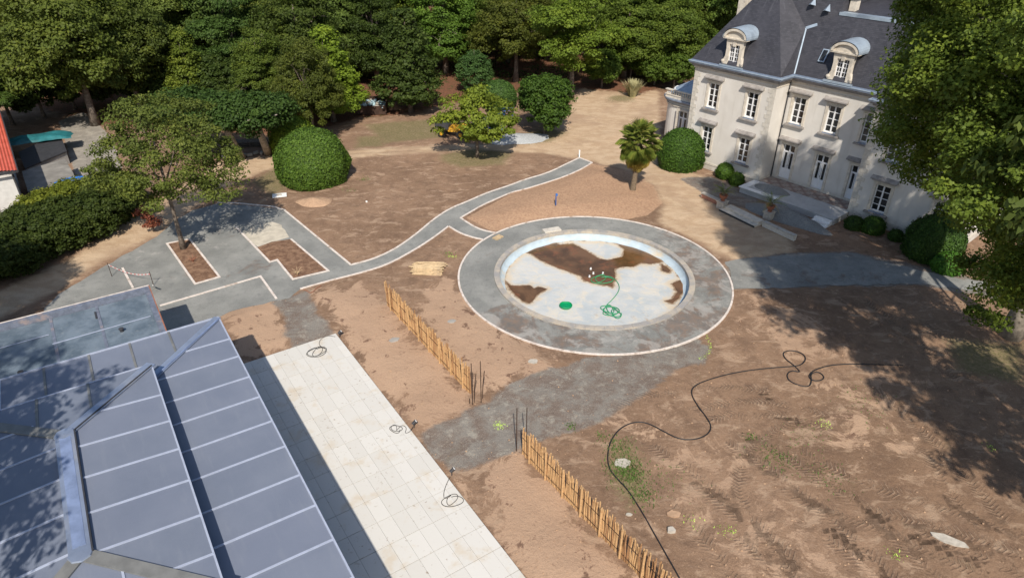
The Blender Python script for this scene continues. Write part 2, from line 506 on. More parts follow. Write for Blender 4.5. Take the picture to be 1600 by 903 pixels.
S4 = 3.4725
K1 = cc(400, 240, S4, [(150, 305), (515, 605), (650, 570), (770, 510), (880, 430), (960, 360), (1050, 300), (1150, 260), (1250, 215), (1389, 170)]) + cc(800, 240, S4, [(60, 145), (200, 105), (300, 55), (365, 25)])
K2 = cc(400, 240, S4, [(240, 735), (400, 690), (600, 640), (720, 600), (850, 530), (960, 460), (1045, 395)])
K2b = cc(400, 240, S4, [(1045, 395), (1100, 430), (1170, 455), (1235, 468)])
K3 = cc(400, 240, S4, [(1110, 350), (1160, 385), (1220, 415), (1300, 432)])
K3b = cc(400, 240, S4, [(1110, 350), (1170, 315), (1230, 280), (1310, 245), (1389, 210)]) + cc(800, 240, S4, [(70, 195), (200, 155), (290, 125), (380, 85), (435, 50)])
BED1 = [(261, 381), (296.6, 374), (343, 433), (305, 444)]
BED2 = [(400, 387.5), (421.6, 410), (433, 406.5), (457.6, 436.7), (513, 423.5), (454.7, 374), (425, 378)]
PARK = [(40, 560), (69, 482), (92, 459), (184, 404), (245, 370), (270, 346), (300, 329), (340, 318), (402, 322), (443, 328), (548, 414), (520, 436), (469, 452), (452, 466), (424, 471), (395, 478), (359, 487), (342, 496), (300, 520), (250, 560)]
TER = None


def densify(poly, step=.6, jit=0.0, closed=True, seed=1):
    rnd = random.Random(seed); out = []; n = len(poly)
    for i in range(n if closed else n - 1):
        a = poly[i]; b = poly[(i + 1) % n]; d = (b - a); k = max(1, int(d.length / step))
        for j in range(k):
            p = a + d * (j / k)
            if j and jit: p = p + Vector((rnd.uniform(-jit, jit), rnd.uniform(-jit, jit), 0))
            out.append(p)
    if not closed: out.append(poly[-1].copy())
    return out


def smooth_line(pts, it=2, keep=()):
    """Chaikin, open line"""
    pts = [Vector(p) for p in pts]
    for _ in range(it):
        o = [pts[0]]
        for i in range(len(pts) - 1):
            a, b = pts[i], pts[i + 1]
            o += [a * .75 + b * .25, a * .25 + b * .75]
        o.append(pts[-1]); pts = o
    return pts


# main building frame (local x along its terrace side, y out over the terrace)
BO = Vector((-14.329, 27.666, 0)); BE1 = Vector((.55067, -.83472, 0)); BE2 = Vector((-.83472, -.55067, 0))
BROT = math.atan2(BE1.y, BE1.x)
T1v = Vector((cos(radians(-56.087)), sin(radians(-56.087)), 0)); T2v = Vector((T1v.y, -T1v.x, 0))
TO = at(525, 523)


def sdist(P, poly):
    """signed distance (inside +) of Nx2 points to polygon"""
    poly = np.array([[p[0], p[1]] for p in poly]); n = len(poly)
    d2 = np.full(len(P), 1e18); ins = np.zeros(len(P), bool)
    for i in range(n):
        a = poly[i]; b = poly[(i + 1) % n]; e = b - a; w = P - a
        t = np.clip((w @ e) / (e @ e + 1e-12), 0, 1); q = w - t[:, None] * e
        d2 = np.minimum(d2, (q ** 2).sum(1))
        c = ((a[1] > P[:, 1]) != (b[1] > P[:, 1])) & (P[:, 0] < (b[0] - a[0]) * (P[:, 1] - a[1]) / (b[1] - a[1] + 1e-12) + a[0])
        ins ^= c
    d = np.sqrt(d2); return np.where(ins, d, -d)


def axis(a, b, st, lo, hi):
    c = list(np.arange(a, b + 1e-6, st)); s = st; x = b
    while x < hi: s *= 1.25; x += s; c.append(x)
    s = st; x = a; l = []
    while x > lo: s *= 1.25; x -= s; l.append(x)
    return np.array(l[::-1] + c)


xs = axis(-46, 44, .27, -420, 420); ys = axis(11, 72, .25, -160, 520)
GX, GY = np.meshgrid(xs, ys); GP = np.stack([GX.ravel(), GY.ravel()], 1)


def mask(polys, w=.6):
    r = np.zeros(len(GP))
    for p in polys:
        pl = pxpoly(p) if not isinstance(p[0], Vector) else p
        r = np.maximum(r, np.clip(.5 + sdist(GP, pl) / (2 * w), 0, 1))
    return r


SAND = [[(486, 462), (560, 448), (602, 468), (640, 520), (735, 625), (728, 650), (650, 672), (600, 612), (535, 530)],
        [(722, 742), (812, 706), (900, 800), (1000, 903), (1060, 990), (870, 990), (815, 890)],
        [(345, 492), (425, 470), (440, 500), (455, 545), (400, 560), (365, 540)],
        [(745, 480), (800, 530), (880, 560), (780, 605), (745, 620), (640, 480), (700, 440)],
        [(900, 640), (960, 620), (1060, 640), (1120, 690), (1180, 720), (1250, 800), (1330, 870), (1380, 960), (1200, 960), (1100, 800), (1010, 700), (930, 670)],
        [(1250, 580), (1400, 560), (1440, 640), (1420, 700), (1300, 690)],
        [(1150, 455), (1260, 460), (1300, 560), (1240, 560), (1180, 520)]]
MOUND = [[(728, 341), (800, 302), (925, 256), (985, 268), (1022, 290), (1036, 318), (1010, 338), (960, 346), (870, 345), (800, 357), (770, 362)]]
DRIVE = [[(930, 110), (1030, 140), (1030, 210), (1060, 262), (1110, 280), (1160, 325), (1235, 372), (1240, 398), (1150, 405), (1125, 398), (1080, 372), (1030, 350), (1036, 320), (1022, 290), (985, 268), (925, 252), (850, 240), (780, 238), (830, 222), (880, 190), (900, 150)],
         [(-60, 520), (60, 470), (150, 415), (245, 368), (300, 325), (355, 290), (430, 262), (440, 240), (340, 255), (250, 310), (190, 350), (120, 400), (0, 455), (-80, 500)],
         [(400, 262), (500, 240), (600, 231), (720, 226), (830, 226), (830, 236), (700, 238), (560, 246), (440, 270)]]
LAWN = [[(690, 243), (740, 232), (800, 240), (785, 258), (720, 262), (690, 252)], [(815, 210), (860, 200), (885, 208), (860, 222), (825, 226)],
        [(395, 285), (430, 262), (450, 290), (430, 310)], [(560, 215), (600, 212), (600, 228), (556, 232)],
        [(955, 700), (985, 690), (1010, 760), (990, 790), (960, 760)], [(570, 195), (700, 185), (690, 215), (600, 225)],
        [(950, 150), (990, 150), (990, 160), (950, 160)],
        [(1480, 530), (1600, 540), (1600, 600), (1500, 580)]]
GRAV = [[(655, 680), (738, 640), (800, 600), (870, 575), (905, 562), (985, 552), (1090, 526), (1112, 548), (1100, 568), (1060, 578), (1030, 602), (980, 637), (915, 670), (840, 690), (720, 742), (690, 722)],
        [(428, 468), (478, 454), (500, 490), (528, 522), (456, 548), (445, 500)],
        [(1060, 278), (1110, 276), (1170, 300), (1200, 330), (1150, 322), (1100, 302)],
        [(1135, 408), (1230, 396), (1330, 392), (1480, 425), (1620, 455), (1620, 480), (1440, 445), (1300, 448), (1143, 452)]]
LITTER = [[(-300, 60), (150, 195), (300, 205), (460, 215), (560, 185), (640, 178), (760, 150), (900, 138), (1000, 148), (1060, 130), (1200, 60), (1500, -60), (1200, -120), (300, -120), (-300, -60)], [(590, 95), (680, 98), (690, 120), (590, 125)]]
GREY = [[(92, 190), (130, 175), (175, 215), (190, 262), (160, 300), (120, 280)], [(1165, 405), (1240, 396), (1330, 400), (1300, 440), (1200, 448), (1150, 448)]]
DARK = []
mA = np.stack([np.maximum(mask(SAND[:4], 1.8), .66 * mask(SAND[4:], 3.0)), mask(MOUND, .5), mask(DRIVE, 1.3), mask(LAWN, 1.6)], 1)
mB = np.stack([mask(GRAV, .7), mask(LITTER, 2.5), mask(GREY, .8), np.ones(len(GP))], 1)

TRK = [[(1130, 690), (1180, 718), (1250, 770), (1310, 822), (1370, 880), (1420, 930)], [(1200, 745), (1260, 786), (1340, 812), (1430, 850), (1540, 900)],
       [(1090, 760), (1150, 806), (1200, 850), (1245, 910)], [(1440, 690), (1462, 740), (1500, 790), (1530, 822)], [(1050, 790), (1105, 850), (1150, 910)],
       [(1340, 790), (1420, 812), (1500, 832), (1600, 868)], [(1165, 680), (1215, 705), (1290, 752), (1350, 800), (1420, 860), (1480, 920)],
       [(1090, 640), (1150, 628), (1220, 628), (1290, 650)], [(1110, 655), (1160, 645), (1230, 648), (1300, 670)], [(1235, 660), (1180, 690), (1150, 740), (1160, 800)],
       [(1010, 690), (1080, 740), (1160, 800), (1240, 880)], [(1225, 690), (1300, 735), (1400, 770), (1500, 800), (1600, 835)], [(1150, 840), (1200, 880), (1240, 930)], [(1290, 840), (1350, 880), (1400, 930)], [(1400, 640), (1470, 700), (1530, 770), (1580, 830)], [(1440, 830), (1520, 860), (1600, 900)], [(960, 640), (1040, 610), (1120, 600), (1200, 612)],
       [(480, 240), (600, 232), (720, 228)], [(480, 246), (600, 238), (720, 234)], [(1350, 470), (1420, 520), (1500, 600)]]
tr = np.zeros((len(GP), 3)); best = np.full(len(GP), 1e9)
for line in TRK:
    L = smooth_line(pxpoly(line), 2); acc = 0
    for a, b in zip(L[:-1], L[1:]):
        e = np.array([b.x - a.x, b.y - a.y]); ln = np.hypot(*e); w = GP - np.array([a.x, a.y])
        t = np.clip((w @ e) / ln ** 2, 0, 1); q = w - t[:, None] * e; d = np.hypot(q[:, 0], q[:, 1])
        sg = np.sign(e[0] * w[:, 1] - e[1] * w[:, 0]); k = (d < best) & (d < 1.0); best[k] = d[k]
        tr[k, 0] = acc + t[k] * ln; tr[k, 1] = (sg * d)[k]; tr[k, 2] = np.clip((.30 - d[k]) / .12, 0, 1)
        acc += ln

# flat under everything that is laid on it
hard = np.full(len(GP), 1e9)


def keep_flat(poly, m=0.0): global hard; hard = np.minimum(hard, np.clip(-sdist(GP, poly) - m, 0, 1e9))


PATHPOLY = pxpoly(K1) + pxpoly(K3b[::-1]) + pxpoly(K3)[1:] + pxpoly(K2b[::-1]) + pxpoly(K2[::-1])[1:]
keep_flat(pxpoly(PARK)); keep_flat(PATHPOLY)
keep_flat([TO + T2v * -.3 + T1v * -.3, TO - T2v * .3 + T1v * 40, TO + T2v * 14 + T1v * 40, TO + T2v * 14 - T1v * .3])
rb = np.hypot(GP[:, 0] - BC.x, GP[:, 1] - BC.y); hard = np.minimum(hard, np.clip(rb - R_OUT - .1, 0, 1e9))
CHA = at(1211, 277, .45); CHA.z = 0; ca = radians(-49.744); CD1 = Vector((cos(ca), sin(ca), 0)); CNO = Vector((CD1.y, -CD1.x, 0))
keep_flat([CHA - CD1 * 16 + CNO * 9.3, CHA + CD1 * 17 + CNO * 9.3, CHA + CD1 * 17 - CNO * 12, CHA - CD1 * 16 - CNO * 12])
keep_flat(pxpoly([(1135, 408), (1240, 394), (1620, 440), (1620, 480), (1300, 448), (1143, 452)]))
fac = np.clip(hard / .8, 0, 1)
hz = np.zeros(len(GP))
near = (np.abs(GP[:, 0]) < 60) & (GP[:, 1] > 5) & (GP[:, 1] < 90)
for i in np.nonzero(near)[0]:
    x, y = GP[i]
    hz[i] = .035 * mn.noise((x * 1.7, y * 1.7, 3)) + .05 * mn.noise((x * .45, y * .45, 0)) + .018 * mn.noise((x * 4.3, y * 4.3, 7)) + .03
md = np.clip(sdist(GP, pxpoly(MOUND[0])), 0, 3)
hz = (hz + .10 * mA[:, 0]) * fac + np.minimum(md, 2.5) * .12 * fac
hz -= tr[:, 2] * .03 * fac
hz = np.where(fac <= 0, -.02, hz)
GH = hz.reshape(len(ys), len(xs))


def gh(x, y):
    i = int(np.clip(np.searchsorted(ys, y), 1, len(ys) - 1)); j = int(np.clip(np.searchsorted(xs, x), 1, len(xs) - 1))
    return float(max(GH[i, j], GH[i - 1, j], GH[i, j - 1], GH[i - 1, j - 1]))


nx, ny = len(xs), len(ys)
vid = np.arange(nx * ny).reshape(ny, nx)
F = np.stack([vid[:-1, :-1], vid[:-1, 1:], vid[1:, 1:], vid[1:, :-1]], -1).reshape(-1, 4)
fc = GP[F].mean(1); F = F[np.hypot(fc[:, 0] - BC.x, fc[:, 1] - BC.y) > R_COP + .7]
me = bpy.data.meshes.new('ground')
me.vertices.add(nx * ny); me.vertices.foreach_set('co', np.column_stack([GP, hz]).astype(np.float32).ravel())
me.loops.add(F.size); me.loops.foreach_set('vertex_index', F.astype(np.int32).ravel())
me.polygons.add(len(F)); me.polygons.foreach_set('loop_start', np.arange(0, F.size, 4, dtype=np.int32)); me.polygons.foreach_set('loop_total', np.full(len(F), 4, np.int32))
me.update(calc_edges=True); me.shade_smooth()
for nm, ar in (('mA', mA), ('mB', mB)):
    a = me.attributes.new(nm, 'FLOAT_COLOR', 'POINT'); a.data.foreach_set('color', ar.astype(np.float32).ravel())
a = me.attributes.new('track', 'FLOAT_VECTOR', 'POINT'); a.data.foreach_set('vector', tr.astype(np.float32).ravel())
me.materials.append(M['soil'])
tag(linkobj('ground', me), kind='structure')

# ------------------------------------------------------------ laid sheets and kerbs
import bmesh


def sheet(name, poly, z, mat, parent=None, dirt=0.0):
    bm = bmesh.new(); vs = [bm.verts.new((p[0], p[1], z)) for p in poly]
    try: f = bm.faces.new(vs)
    except ValueError: f = None
    bm.normal_update()
    if f and f.normal.z < 0: f.normal_flip()
    bmesh.ops.triangulate(bm, faces=bm.faces[:])
    me = bpy.data.meshes.new(name); bm.to_mesh(me); bm.free(); me.materials.append(mat)
    a = me.attributes.new('dirt', 'FLOAT', 'POINT'); a.data.foreach_set('value', np.full(len(me.vertices), dirt, np.float32))
    o = linkobj(name, me, parent); return o


def ribbon(name, pts, w, z0, z1, mat, parent=None, closed=False, mb=None):
    pts = [Vector((p[0], p[1], 0)) for p in pts]; n = len(pts); L = []; Rr = []
    for i in range(n):
        a = pts[(i - 1) % n] if (closed or i > 0) else pts[i]; b = pts[(i + 1) % n] if (closed or i < n - 1) else pts[i]
        d1 = (pts[i] - a); d2 = (b - pts[i])
        d1 = d1.normalized() if d1.length > 1e-6 else d2.normalized(); d2 = d2.normalized() if d2.length > 1e-6 else d1
        t = (d1 + d2).normalized(); nn = Vector((-t.y, t.x, 0)); k = 1 / max(.5, t.dot(d1))
        L.append(pts[i] + nn * w / 2 * k); Rr.append(pts[i] - nn * w / 2 * k)
    vs = []
    for i in range(n):
        vs += [(L[i].x, L[i].y, z0), (L[i].x, L[i].y, z1), (Rr[i].x, Rr[i].y, z1), (Rr[i].x, Rr[i].y, z0)]
    fs = []
    for i in range(n if closed else n - 1):
        a = 4 * i; b = 4 * ((i + 1) % n)
        fs += [(a, a + 1, b + 1, b), (a + 1, a + 2, b + 2, b + 1), (a + 2, a + 3, b + 3, b + 2)]
    if not closed: fs += [(0, 3, 2, 1), (4 * n - 4, 4 * n - 3, 4 * n - 2, 4 * n - 1)]
    if mb is None: return MB().add(vs, fs).build(name, mat, parent)
    mb.add(vs, fs)


pk = densify(pxpoly(PARK), .5, .10, True, 3)
tag(sheet('parking_area', pk, .004, M['gravel'], dirt=-.2), kind='structure')
tag(sheet('gravel_path', densify(PATHPOLY, 1.0, 0, True), .009, M['gravel'], dirt=-.5), kind='structure')
sp = densify(pxpoly([(1132, 410), (1180, 402), (1260, 398), (1330, 396), (1470, 430), (1600, 452), (1640, 470), (1500, 452), (1430, 444), (1300, 446), (1220, 451), (1146, 452), (1142, 430)]), .4, .14, True, 5)
tag(sheet('gravel_drive', sp, .012, M['gravel'], dirt=-.1), kind='structure')
tag(sheet('pale_slab', densify(pxpoly([(378, 362), (400, 352), (425, 347), (440, 352), (452, 371), (430, 378), (403, 386), (393, 380)]), .4, .06), .012, plain('pale_concrete', (.50, .45, .36), .95, var=.15, scale=2, stain=(.36, .33, .28))), kind='structure')
kz = .05
ribs = [('k', smooth_line(pxpoly(K1[1:]), 2)), ('k', pxpoly(K1[:2])), ('k', smooth_line(pxpoly(K2), 2)), ('k', smooth_line(pxpoly(K2b), 2)), ('k', smooth_line(pxpoly(K3), 2)), ('k', smooth_line(pxpoly(K3b), 2)),
        ('k', pxpoly([(250, 478), (407, 432), (432, 467)])), ('k', pxpoly([(191.5, 419), (208, 450)])), ('k', pxpoly([(340, 317), (372, 318), (402, 321), (425, 323), (443, 328)])),
        ('k', pxpoly([(368.6, 355), (400, 387.5), (421.6, 410), (433, 406.5), (457.6, 436.7), (513, 423.5), (454.7, 374)])),
        ('k', pxpoly([(905, 247), (925, 254.5)]))]
for _, p in ribs: tag(ribbon('kerb', p, .13, -.05, kz, M['kerb']), kind='structure')
b1 = pxpoly(BED1); b2 = pxpoly(BED2)
tag(ribbon('kerb', b1, .13, -.05, kz, M['kerb'], closed=True), kind='structure')


def lumpy(name, poly, z, amp, mat, step=.22):
    P0 = np.array([[p.x, p.y] for p in poly]); lo = P0.min(0); hi = P0.max(0)
    X = np.arange(lo[0], hi[0], step); Y = np.arange(lo[1], hi[1], step); a, b = np.meshgrid(X, Y); Q = np.stack([a.ravel(), b.ravel()], 1)
    s = sdist(Q, poly); vi = {}; vs = []
    for i, q in enumerate(Q):
        if s[i] > .02:
            vi[i] = len(vs); vs.append((q[0], q[1], z + min(s[i] * .5, 1) * amp * (1 + mn.noise((q[0] * 3, q[1] * 3, 0)) * 1.2)))
    fs = []; nX = len(X)
    for r in range(len(Y) - 1):
        for c in range(nX - 1):
            k = [r * nX + c, r * nX + c + 1, (r + 1) * nX + c + 1, (r + 1) * nX + c]
            if all(j in vi for j in k): fs.append([vi[j] for j in k])
    return MB().add(vs, fs).build(name, mat, smooth=True)


tag(sheet('planting_bed', b1, .016, M['bed']), kind='structure'); tag(lumpy('bed_soil', b1, .018, .07, M['bed']), kind='structure')
tag(sheet('planting_bed', b2, .016, M['bed']), kind='structure'); tag(lumpy('bed_soil', b2, .018, .07, M['bed']), kind='structure')


# ------------------------------------------------------------ round basin
def ringpts(r, n=96): return [BC + Vector((cos(2 * pi * i / n), sin(2 * pi * i / n), 0)) * r for i in range(n)]


NR = 128
mb = MB(); vs = []
for r in (R_OUT, (R_OUT + R_COP) / 2, R_COP - .02): vs += [(p.x, p.y, .010) for p in ringpts(r, NR)]
mb.add(vs, [(k * NR + i, k * NR + (i + 1) % NR, (k + 1) * NR + (i + 1) % NR, (k + 1) * NR + i)[::-1] for k in range(2) for i in range(NR)])
o = tag(mb.build('basin_surround', M['gravel']), kind='structure')
a = o.data.attributes.new('dirt', 'FLOAT', 'POINT')
dv = []
for v in o.data.vertices:
    an = math.atan2(v.co.y - BC.y, v.co.x - BC.x); dv.append(.5 if -2.6 < an < .9 else -.3)
a.data.foreach_set('value', dv)
tag(ribbon('kerb', ringpts(R_OUT, NR), .12, -.05, kz, M['kerb'], closed=True), kind='structure')
basin = empty('garden_basin', BC); tag(basin, 'drained round garden basin with pale floor and muddy puddles inside the gravel ring', 'basin')
FZ = -.5
nco = 72
cop = MB()
for i in range(nco):
    a0 = 2 * pi * i / nco + .0007; a1 = 2 * pi * (i + 1) / nco - .0007; dz = random.uniform(-.003, .003)
    ps = [(R_IN * cos(a0), R_IN * sin(a0)), (R_COP * cos(a0), R_COP * sin(a0)), (R_COP * cos(a1), R_COP * sin(a1)), (R_IN * cos(a1), R_IN * sin(a1))]
    MB().prism(ps, -.1, .10 + dz).build('coping_stone', M['coping'], basin)
mb = MB(); n = 96; prof = [(R_IN + .03, .02), (R_IN - .02, -.25), (R_IN - .12, FZ + .06), (R_IN - .35, FZ)]
vs = [(r * cos(2 * pi * k / n), r * sin(2 * pi * k / n), z) for r, z in prof for k in range(n)]
mb.add(vs, [(j * n + k, j * n + (k + 1) % n, (j + 1) * n + (k + 1) % n, (j + 1) * n + k)[::-1] for j in range(3) for k in range(n)])
wall_m = plain('pale_blue_basin_wall', (.42, .50, .55), .7, var=.12, scale=1.2, stain=(.56, .47, .34))
mb.build('basin_wall', wall_m, basin, smooth=True)
mb = MB().lathe([(R_IN + .3, -.12), (R_IN + .3, -.7), (.02, -.7)], n=48, cap=False); mb.build('basin_shell', M['concrete'], basin)
P1 = cc(800, 240, S4, [(60, 530), (75, 510), (165, 480), (240, 458), (270, 468), (215, 482), (260, 495), (330, 490), (390, 520), (430, 545), (470, 570), (520, 578), (600, 560), (612, 520), (560, 480), (520, 462), (590, 466), (680, 490), (760, 530), (820, 560), (848, 578), (800, 590), (750, 598), (700, 590), (660, 612), (600, 612), (555, 625), (560, 680), (545, 700), (545, 722), (520, 715), (480, 710), (440, 700), (400, 690), (370, 660), (310, 640), (240, 615), (185, 590), (150, 575), (110, 545), (90, 540)])
P2 = cc(620, 380, 6.667, [(1130, 395), (1180, 440), (1300, 445), (1390, 440), (1430, 470), (1480, 455), (1560, 475), (1500, 510), (1450, 545), (1420, 600), (1380, 625), (1310, 600), (1250, 550), (1190, 490)])
P3 = cc(800, 240, S4, [(812, 600), (840, 615), (860, 635), (850, 645), (815, 635)])
P4 = cc(800, 240, S4, [(870, 705), (930, 680), (932, 740), (900, 790), (870, 812), (835, 800), (870, 790), (900, 750)])
gx = np.arange(-R_IN, R_IN + .01, .11); ga, gb = np.meshgrid(gx, gx); Q = np.stack([ga.ravel(), gb.ravel()], 1); okq = np.hypot(Q[:, 0], Q[:, 1]) < R_IN - .1
sl_ = np.full(len(Q), -9.0)
for pp in (P1, P2, P3, P4): sl_ = np.maximum(sl_, sdist(Q, [v - BC for v in pxpoly(pp, FZ)]))
rim = np.hypot(Q[:, 0], Q[:, 1]) - (R_IN - .35); sl_ = np.maximum(sl_, rim * .8 - .12)
silt = np.clip(1 + sl_ / .9, 0, 1.3)
nG = len(gx); vi = -np.ones(len(Q), int); vi[okq] = np.arange(okq.sum()); fs = []
for r in range(nG - 1):
    for c in range(nG - 1):
        k4 = [r * nG + c, r * nG + c + 1, (r + 1) * nG + c + 1, (r + 1) * nG + c]
        if okq[k4].all(): fs.append([int(vi[j]) for j in k4])
bf = MB().add([(q[0], q[1], FZ + .012 * mn.noise((q[0] * 1.2, q[1] * 1.2, 4)) - .014 + max(0, math.hypot(q[0], q[1]) - R_IN + .5) * .12) for q in Q[okq]], fs).build('basin_floor', M['basin'], basin, smooth=True)
a = bf.data.attributes.new('silt', 'FLOAT', 'POINT'); a.data.foreach_set('value', silt[okq].astype(np.float32))
for k, pp in enumerate((P1, P2, P3, P4)):
    q = densify([v - BC for v in pxpoly(pp, FZ)], .18, .035, True, k + 2)
    q = [v if v.length < R_IN - .32 else v * ((R_IN - .32) / v.length) for v in q]
    sheet('puddle', q, FZ + .004 * (1 + k), M['mud'], basin)
# masonry tread and loose coping pieces at the far left rim
for (x, y, s, col) in ((862, 362, (1.3, .55, .34), 'quoin'), (778, 372, (.7, .45, .25), 'plank')):
    p = at(x, y, 0) - BC
    an = math.atan2(p.y, p.x) + pi / 2
    MB().box(-s[0] / 2, s[0] / 2, -s[1] / 2, s[1] / 2, -.15, s[2] - .15, Matrix.Translation(p) @ Matrix.Rotation(an, 4, 'Z')).build('masonry_block', M[col], basin)


def tubeobj(name, pts, r, mat, label, cat, smooth=2, parent=None, n=6):
    pts = smooth_line([Vector(p) for p in pts], smooth)
    o = MB().tube(pts, r, n).build(name, mat, parent, smooth=True)
    if parent is None: tag(o, label, cat)
    return o


def coil(c, r, turns, z, seed, sq=1.0, drift=.25):
    rnd = random.Random(seed); pts = []; n = int(turns * 14); ph = rnd.uniform(0, 6)
    for i in range(n):
        a = ph + 2 * pi * i / 14; k = i / n
        rr = r * (1 + .18 * sin(i * .9 + seed)); pts.append(Vector((c.x + rr * (1 + .5 * sin(a * .43 + seed)) * cos(a) + drift * (k - .5), c.y + sq * rr * sin(a) + drift * .6 * sin(k * 5), z + .012 * i / 14)))
    return pts


hz_ = FZ + .03
g1 = coil(at(939, 437, hz_), .48, 2.2, hz_, 3); g2 = coil(at(956, 487, hz_), .42, 4.5, hz_, 5, drift=.5)
pts = [at(943, 428, hz_)] + g1 + [at(952, 431, hz_), at(962, 437, hz_), at(968, 446, hz_), at(967, 455, hz_), at(958, 467, hz_), at(946, 478, hz_)] + g2
tubeobj('garden_hose', pts, .025, M['hose_green'], 'green garden hose coiled on the pale floor of the drained basin', 'hose', 1)
t = at(884, 480, FZ); rc = empty('round_bin_lid', t); tag(rc, 'bright green round plastic tub standing on the basin floor', 'tub')
MB().lathe([(.30, 0), (.38, .12), (.40, .14), (.40, .17), (.37, .17), (.34, .10), (.01, .09)], n=24).build('tub_body', M['green_plastic'], rc)
hd = MB(); hd.tube([Vector((.38 * cos(a), .38 * sin(a), .17 + .03 * sin(a * 2) ** 2)) for a in [i * pi / 6 for i in range(13)]], .012, 5); hd.build('rim', M['green_plastic'], rc)
for i, (x, y) in enumerate([(923, 421), (927, 428), (921, 433), (942, 428)]):
    p = at(x, y, FZ); o = empty('fountain_nozzle', p); o.scale = (.8, .8, .6)
    MB().lathe([(.09, 0), (.09, .05), (.05, .07), (.05, .16), (.07, .17), (.07, .22), (.02, .24)], n=10).build('nozzle_body', M['white_paint'], o)
    MB().lathe([(.10, .0), (.12, .012), (.1, .025)], n=10).build('base_flange', M['dark'], o)
    tag(o, ['white fountain nozzle farthest from the hose in the basin puddle', 'middle white fountain nozzle of the three by the puddle edge', 'white fountain nozzle touching the left loop of green hose', 'white fitting on the end of the green hose in the puddle'][i], 'nozzle', 'fountain fittings in the basin')

# ------------------------------------------------------------ terrace of tiles
ter = tag(MB().add([TO + T1v * a + T2v * b + Vector((0, 0, z)) for z in (-.05, .085) for a, b in ((0, 0), (26, 0), (26, 8), (0, 8))],
                   [(0, 1, 2, 3), (7, 6, 5, 4), (0, 4, 5, 1), (1, 5, 6, 2), (2, 6, 7, 3), (3, 7, 4, 0)]).build('terrace', plain('terrace_bed', (.12, .11, .10), .95)), kind='structure')
tm = MB(); tw, tl = .62, 1.22
tm.prism([(.012, .004), (tl - .012, .004), (tl - .012, tw - .004), (.012, tw - .004)], 0, .03)
tme = tm.mesh('paving_tile'); tme.materials.append(M['tile'])
Mt = Matrix(((T1v.x, T2v.x, 0), (T1v.y, T2v.y, 0), (0, 0, 1))).to_4x4()
for r in range(17):
    for c in range(10):
        q = TO + T1v * (r * tl + .01) + T2v * (c * tw - .21)
        o = linkobj('paving_tile', tme, ter); 
        o.location = (q.x, q.y, .0855 + random.uniform(0, .003)); o.rotation_euler = (0, 0, math.atan2(T1v.y, T1v.x)); o.scale = (1, -1, 1)
        if c == 0: o.scale = (1, -.64, 1); o.location = (q.x + T2v.x * .222, q.y + T2v.y * .222, .0855)

# ------------------------------------------------------------ main building with two tier roof
bld = empty('pavilion', BO, BROT)
tag(bld, 'low pavilion with two tier hipped roof of grey blue panels beside the terrace', 'building')


def clip(poly, a, b, c):
    """keep a*x+b*y<=c"""
    o = []; n = len(poly)
    for i in range(n):
        p = poly[i]; q = poly[(i + 1) % n]; fp = a * p[0] + b * p[1] - c; fq = a * q[0] + b * q[1] - c
        if fp <= 0: o.append(p)
        if fp * fq < 0: t = fp / (fp - fq); o.append((p[0] + t * (q[0] - p[0]), p[1] + t * (q[1] - p[1])))
    return o


def slab(name, poly, zf, th, mat, parent):
    if len(poly) < 3: return
    ar = sum(poly[i][0] * poly[(i + 1) % len(poly)][1] - poly[(i + 1) % len(poly)][0] * poly[i][1] for i in range(len(poly)))
    if abs(ar) < .02: return
    if ar < 0: poly = poly[::-1]
    z = [zf(*p) for p in poly]; return MB().prism(poly, [a - th for a in z], z).build(name, mat, parent)


def strip3(name, a, b, w, th, mat, parent, lift=.0):
    a = Vector(a); b = Vector(b); d = (b - a).normalized(); n = Vector((-d.y, d.x, 0)).normalized() * w / 2; up = Vector((0, 0, th)); l = Vector((0, 0, lift))
    vs = [a - n + l, a + n + l, b + n + l, b - n + l]; vs += [v + up for v in vs]
    return MB().add(vs, [(3, 2, 1, 0), (4, 5, 6, 7), (0, 1, 5, 4), (1, 2, 6, 5), (2, 3, 7, 6), (3, 0, 4, 7)]).build(name, mat, parent)


LL = 18.9; LD = 4.6; WB = 13.4       # lower eave lengths: along x, depth of skirt, along -y
Z1 = 3.6; zl = lambda d: Z1 + .02 * d
sr = [0, 2.13, 3.73, 5.48, 7.05, 8.8, 10.46, 12.18, 13.83, 15.51, 17.2, 18.9]
sb = [0, 2.26, 3.93, 5.59, 7.33, 8.93, 10.6, 12.3, 13.4]
for i in range(len(sr) - 1):      # terrace side: 0>=y>=-LD, x>=-y
    p = [(sr[i], -LD), (sr[i + 1], -LD), (sr[i + 1], 0), (sr[i], 0)]
    p = clip(p, -1, -1, 0); p = clip(p, 1, -1, LL)
    slab('roof_panel', p, lambda x, y: zl(-y), .04, M['panel'], bld)
    if i: strip3('seam', (sr[i], -max(0, 0), zl(0)), (sr[i], -min(sr[i], LD, max(.1, LL - sr[i])), zl(min(sr[i], LD))), .07, .035, M['seam'], bld)
for i in range(len(sb) - 1):      # back side: x 0..LD along -y
    p = [(0, -sb[i + 1]), (LD, -sb[i + 1]), (LD, -sb[i]), (0, -sb[i])]
    p = clip(p, 1, 1, 0) if False else clip(p, 1, 1, 0) if False else clip([(a, b) for a, b in p], 1, 1, 0)
    # region x <= -y
    p = clip([(0, -sb[i + 1]), (LD, -sb[i + 1]), (LD, -sb[i]), (0, -sb[i])], 1, 1, 0); p = clip(p, 1, -1, WB)
    slab('roof_panel', p, lambda x, y: zl(x), .04, M['panel'], bld)
    if i: strip3('seam', (0, -sb[i], zl(0)), (min(sb[i], LD), -sb[i], zl(min(sb[i], LD))), .09 if i < 5 else .07, .03, M['ridge_brown'] if i < 5 else M['seam'], bld)
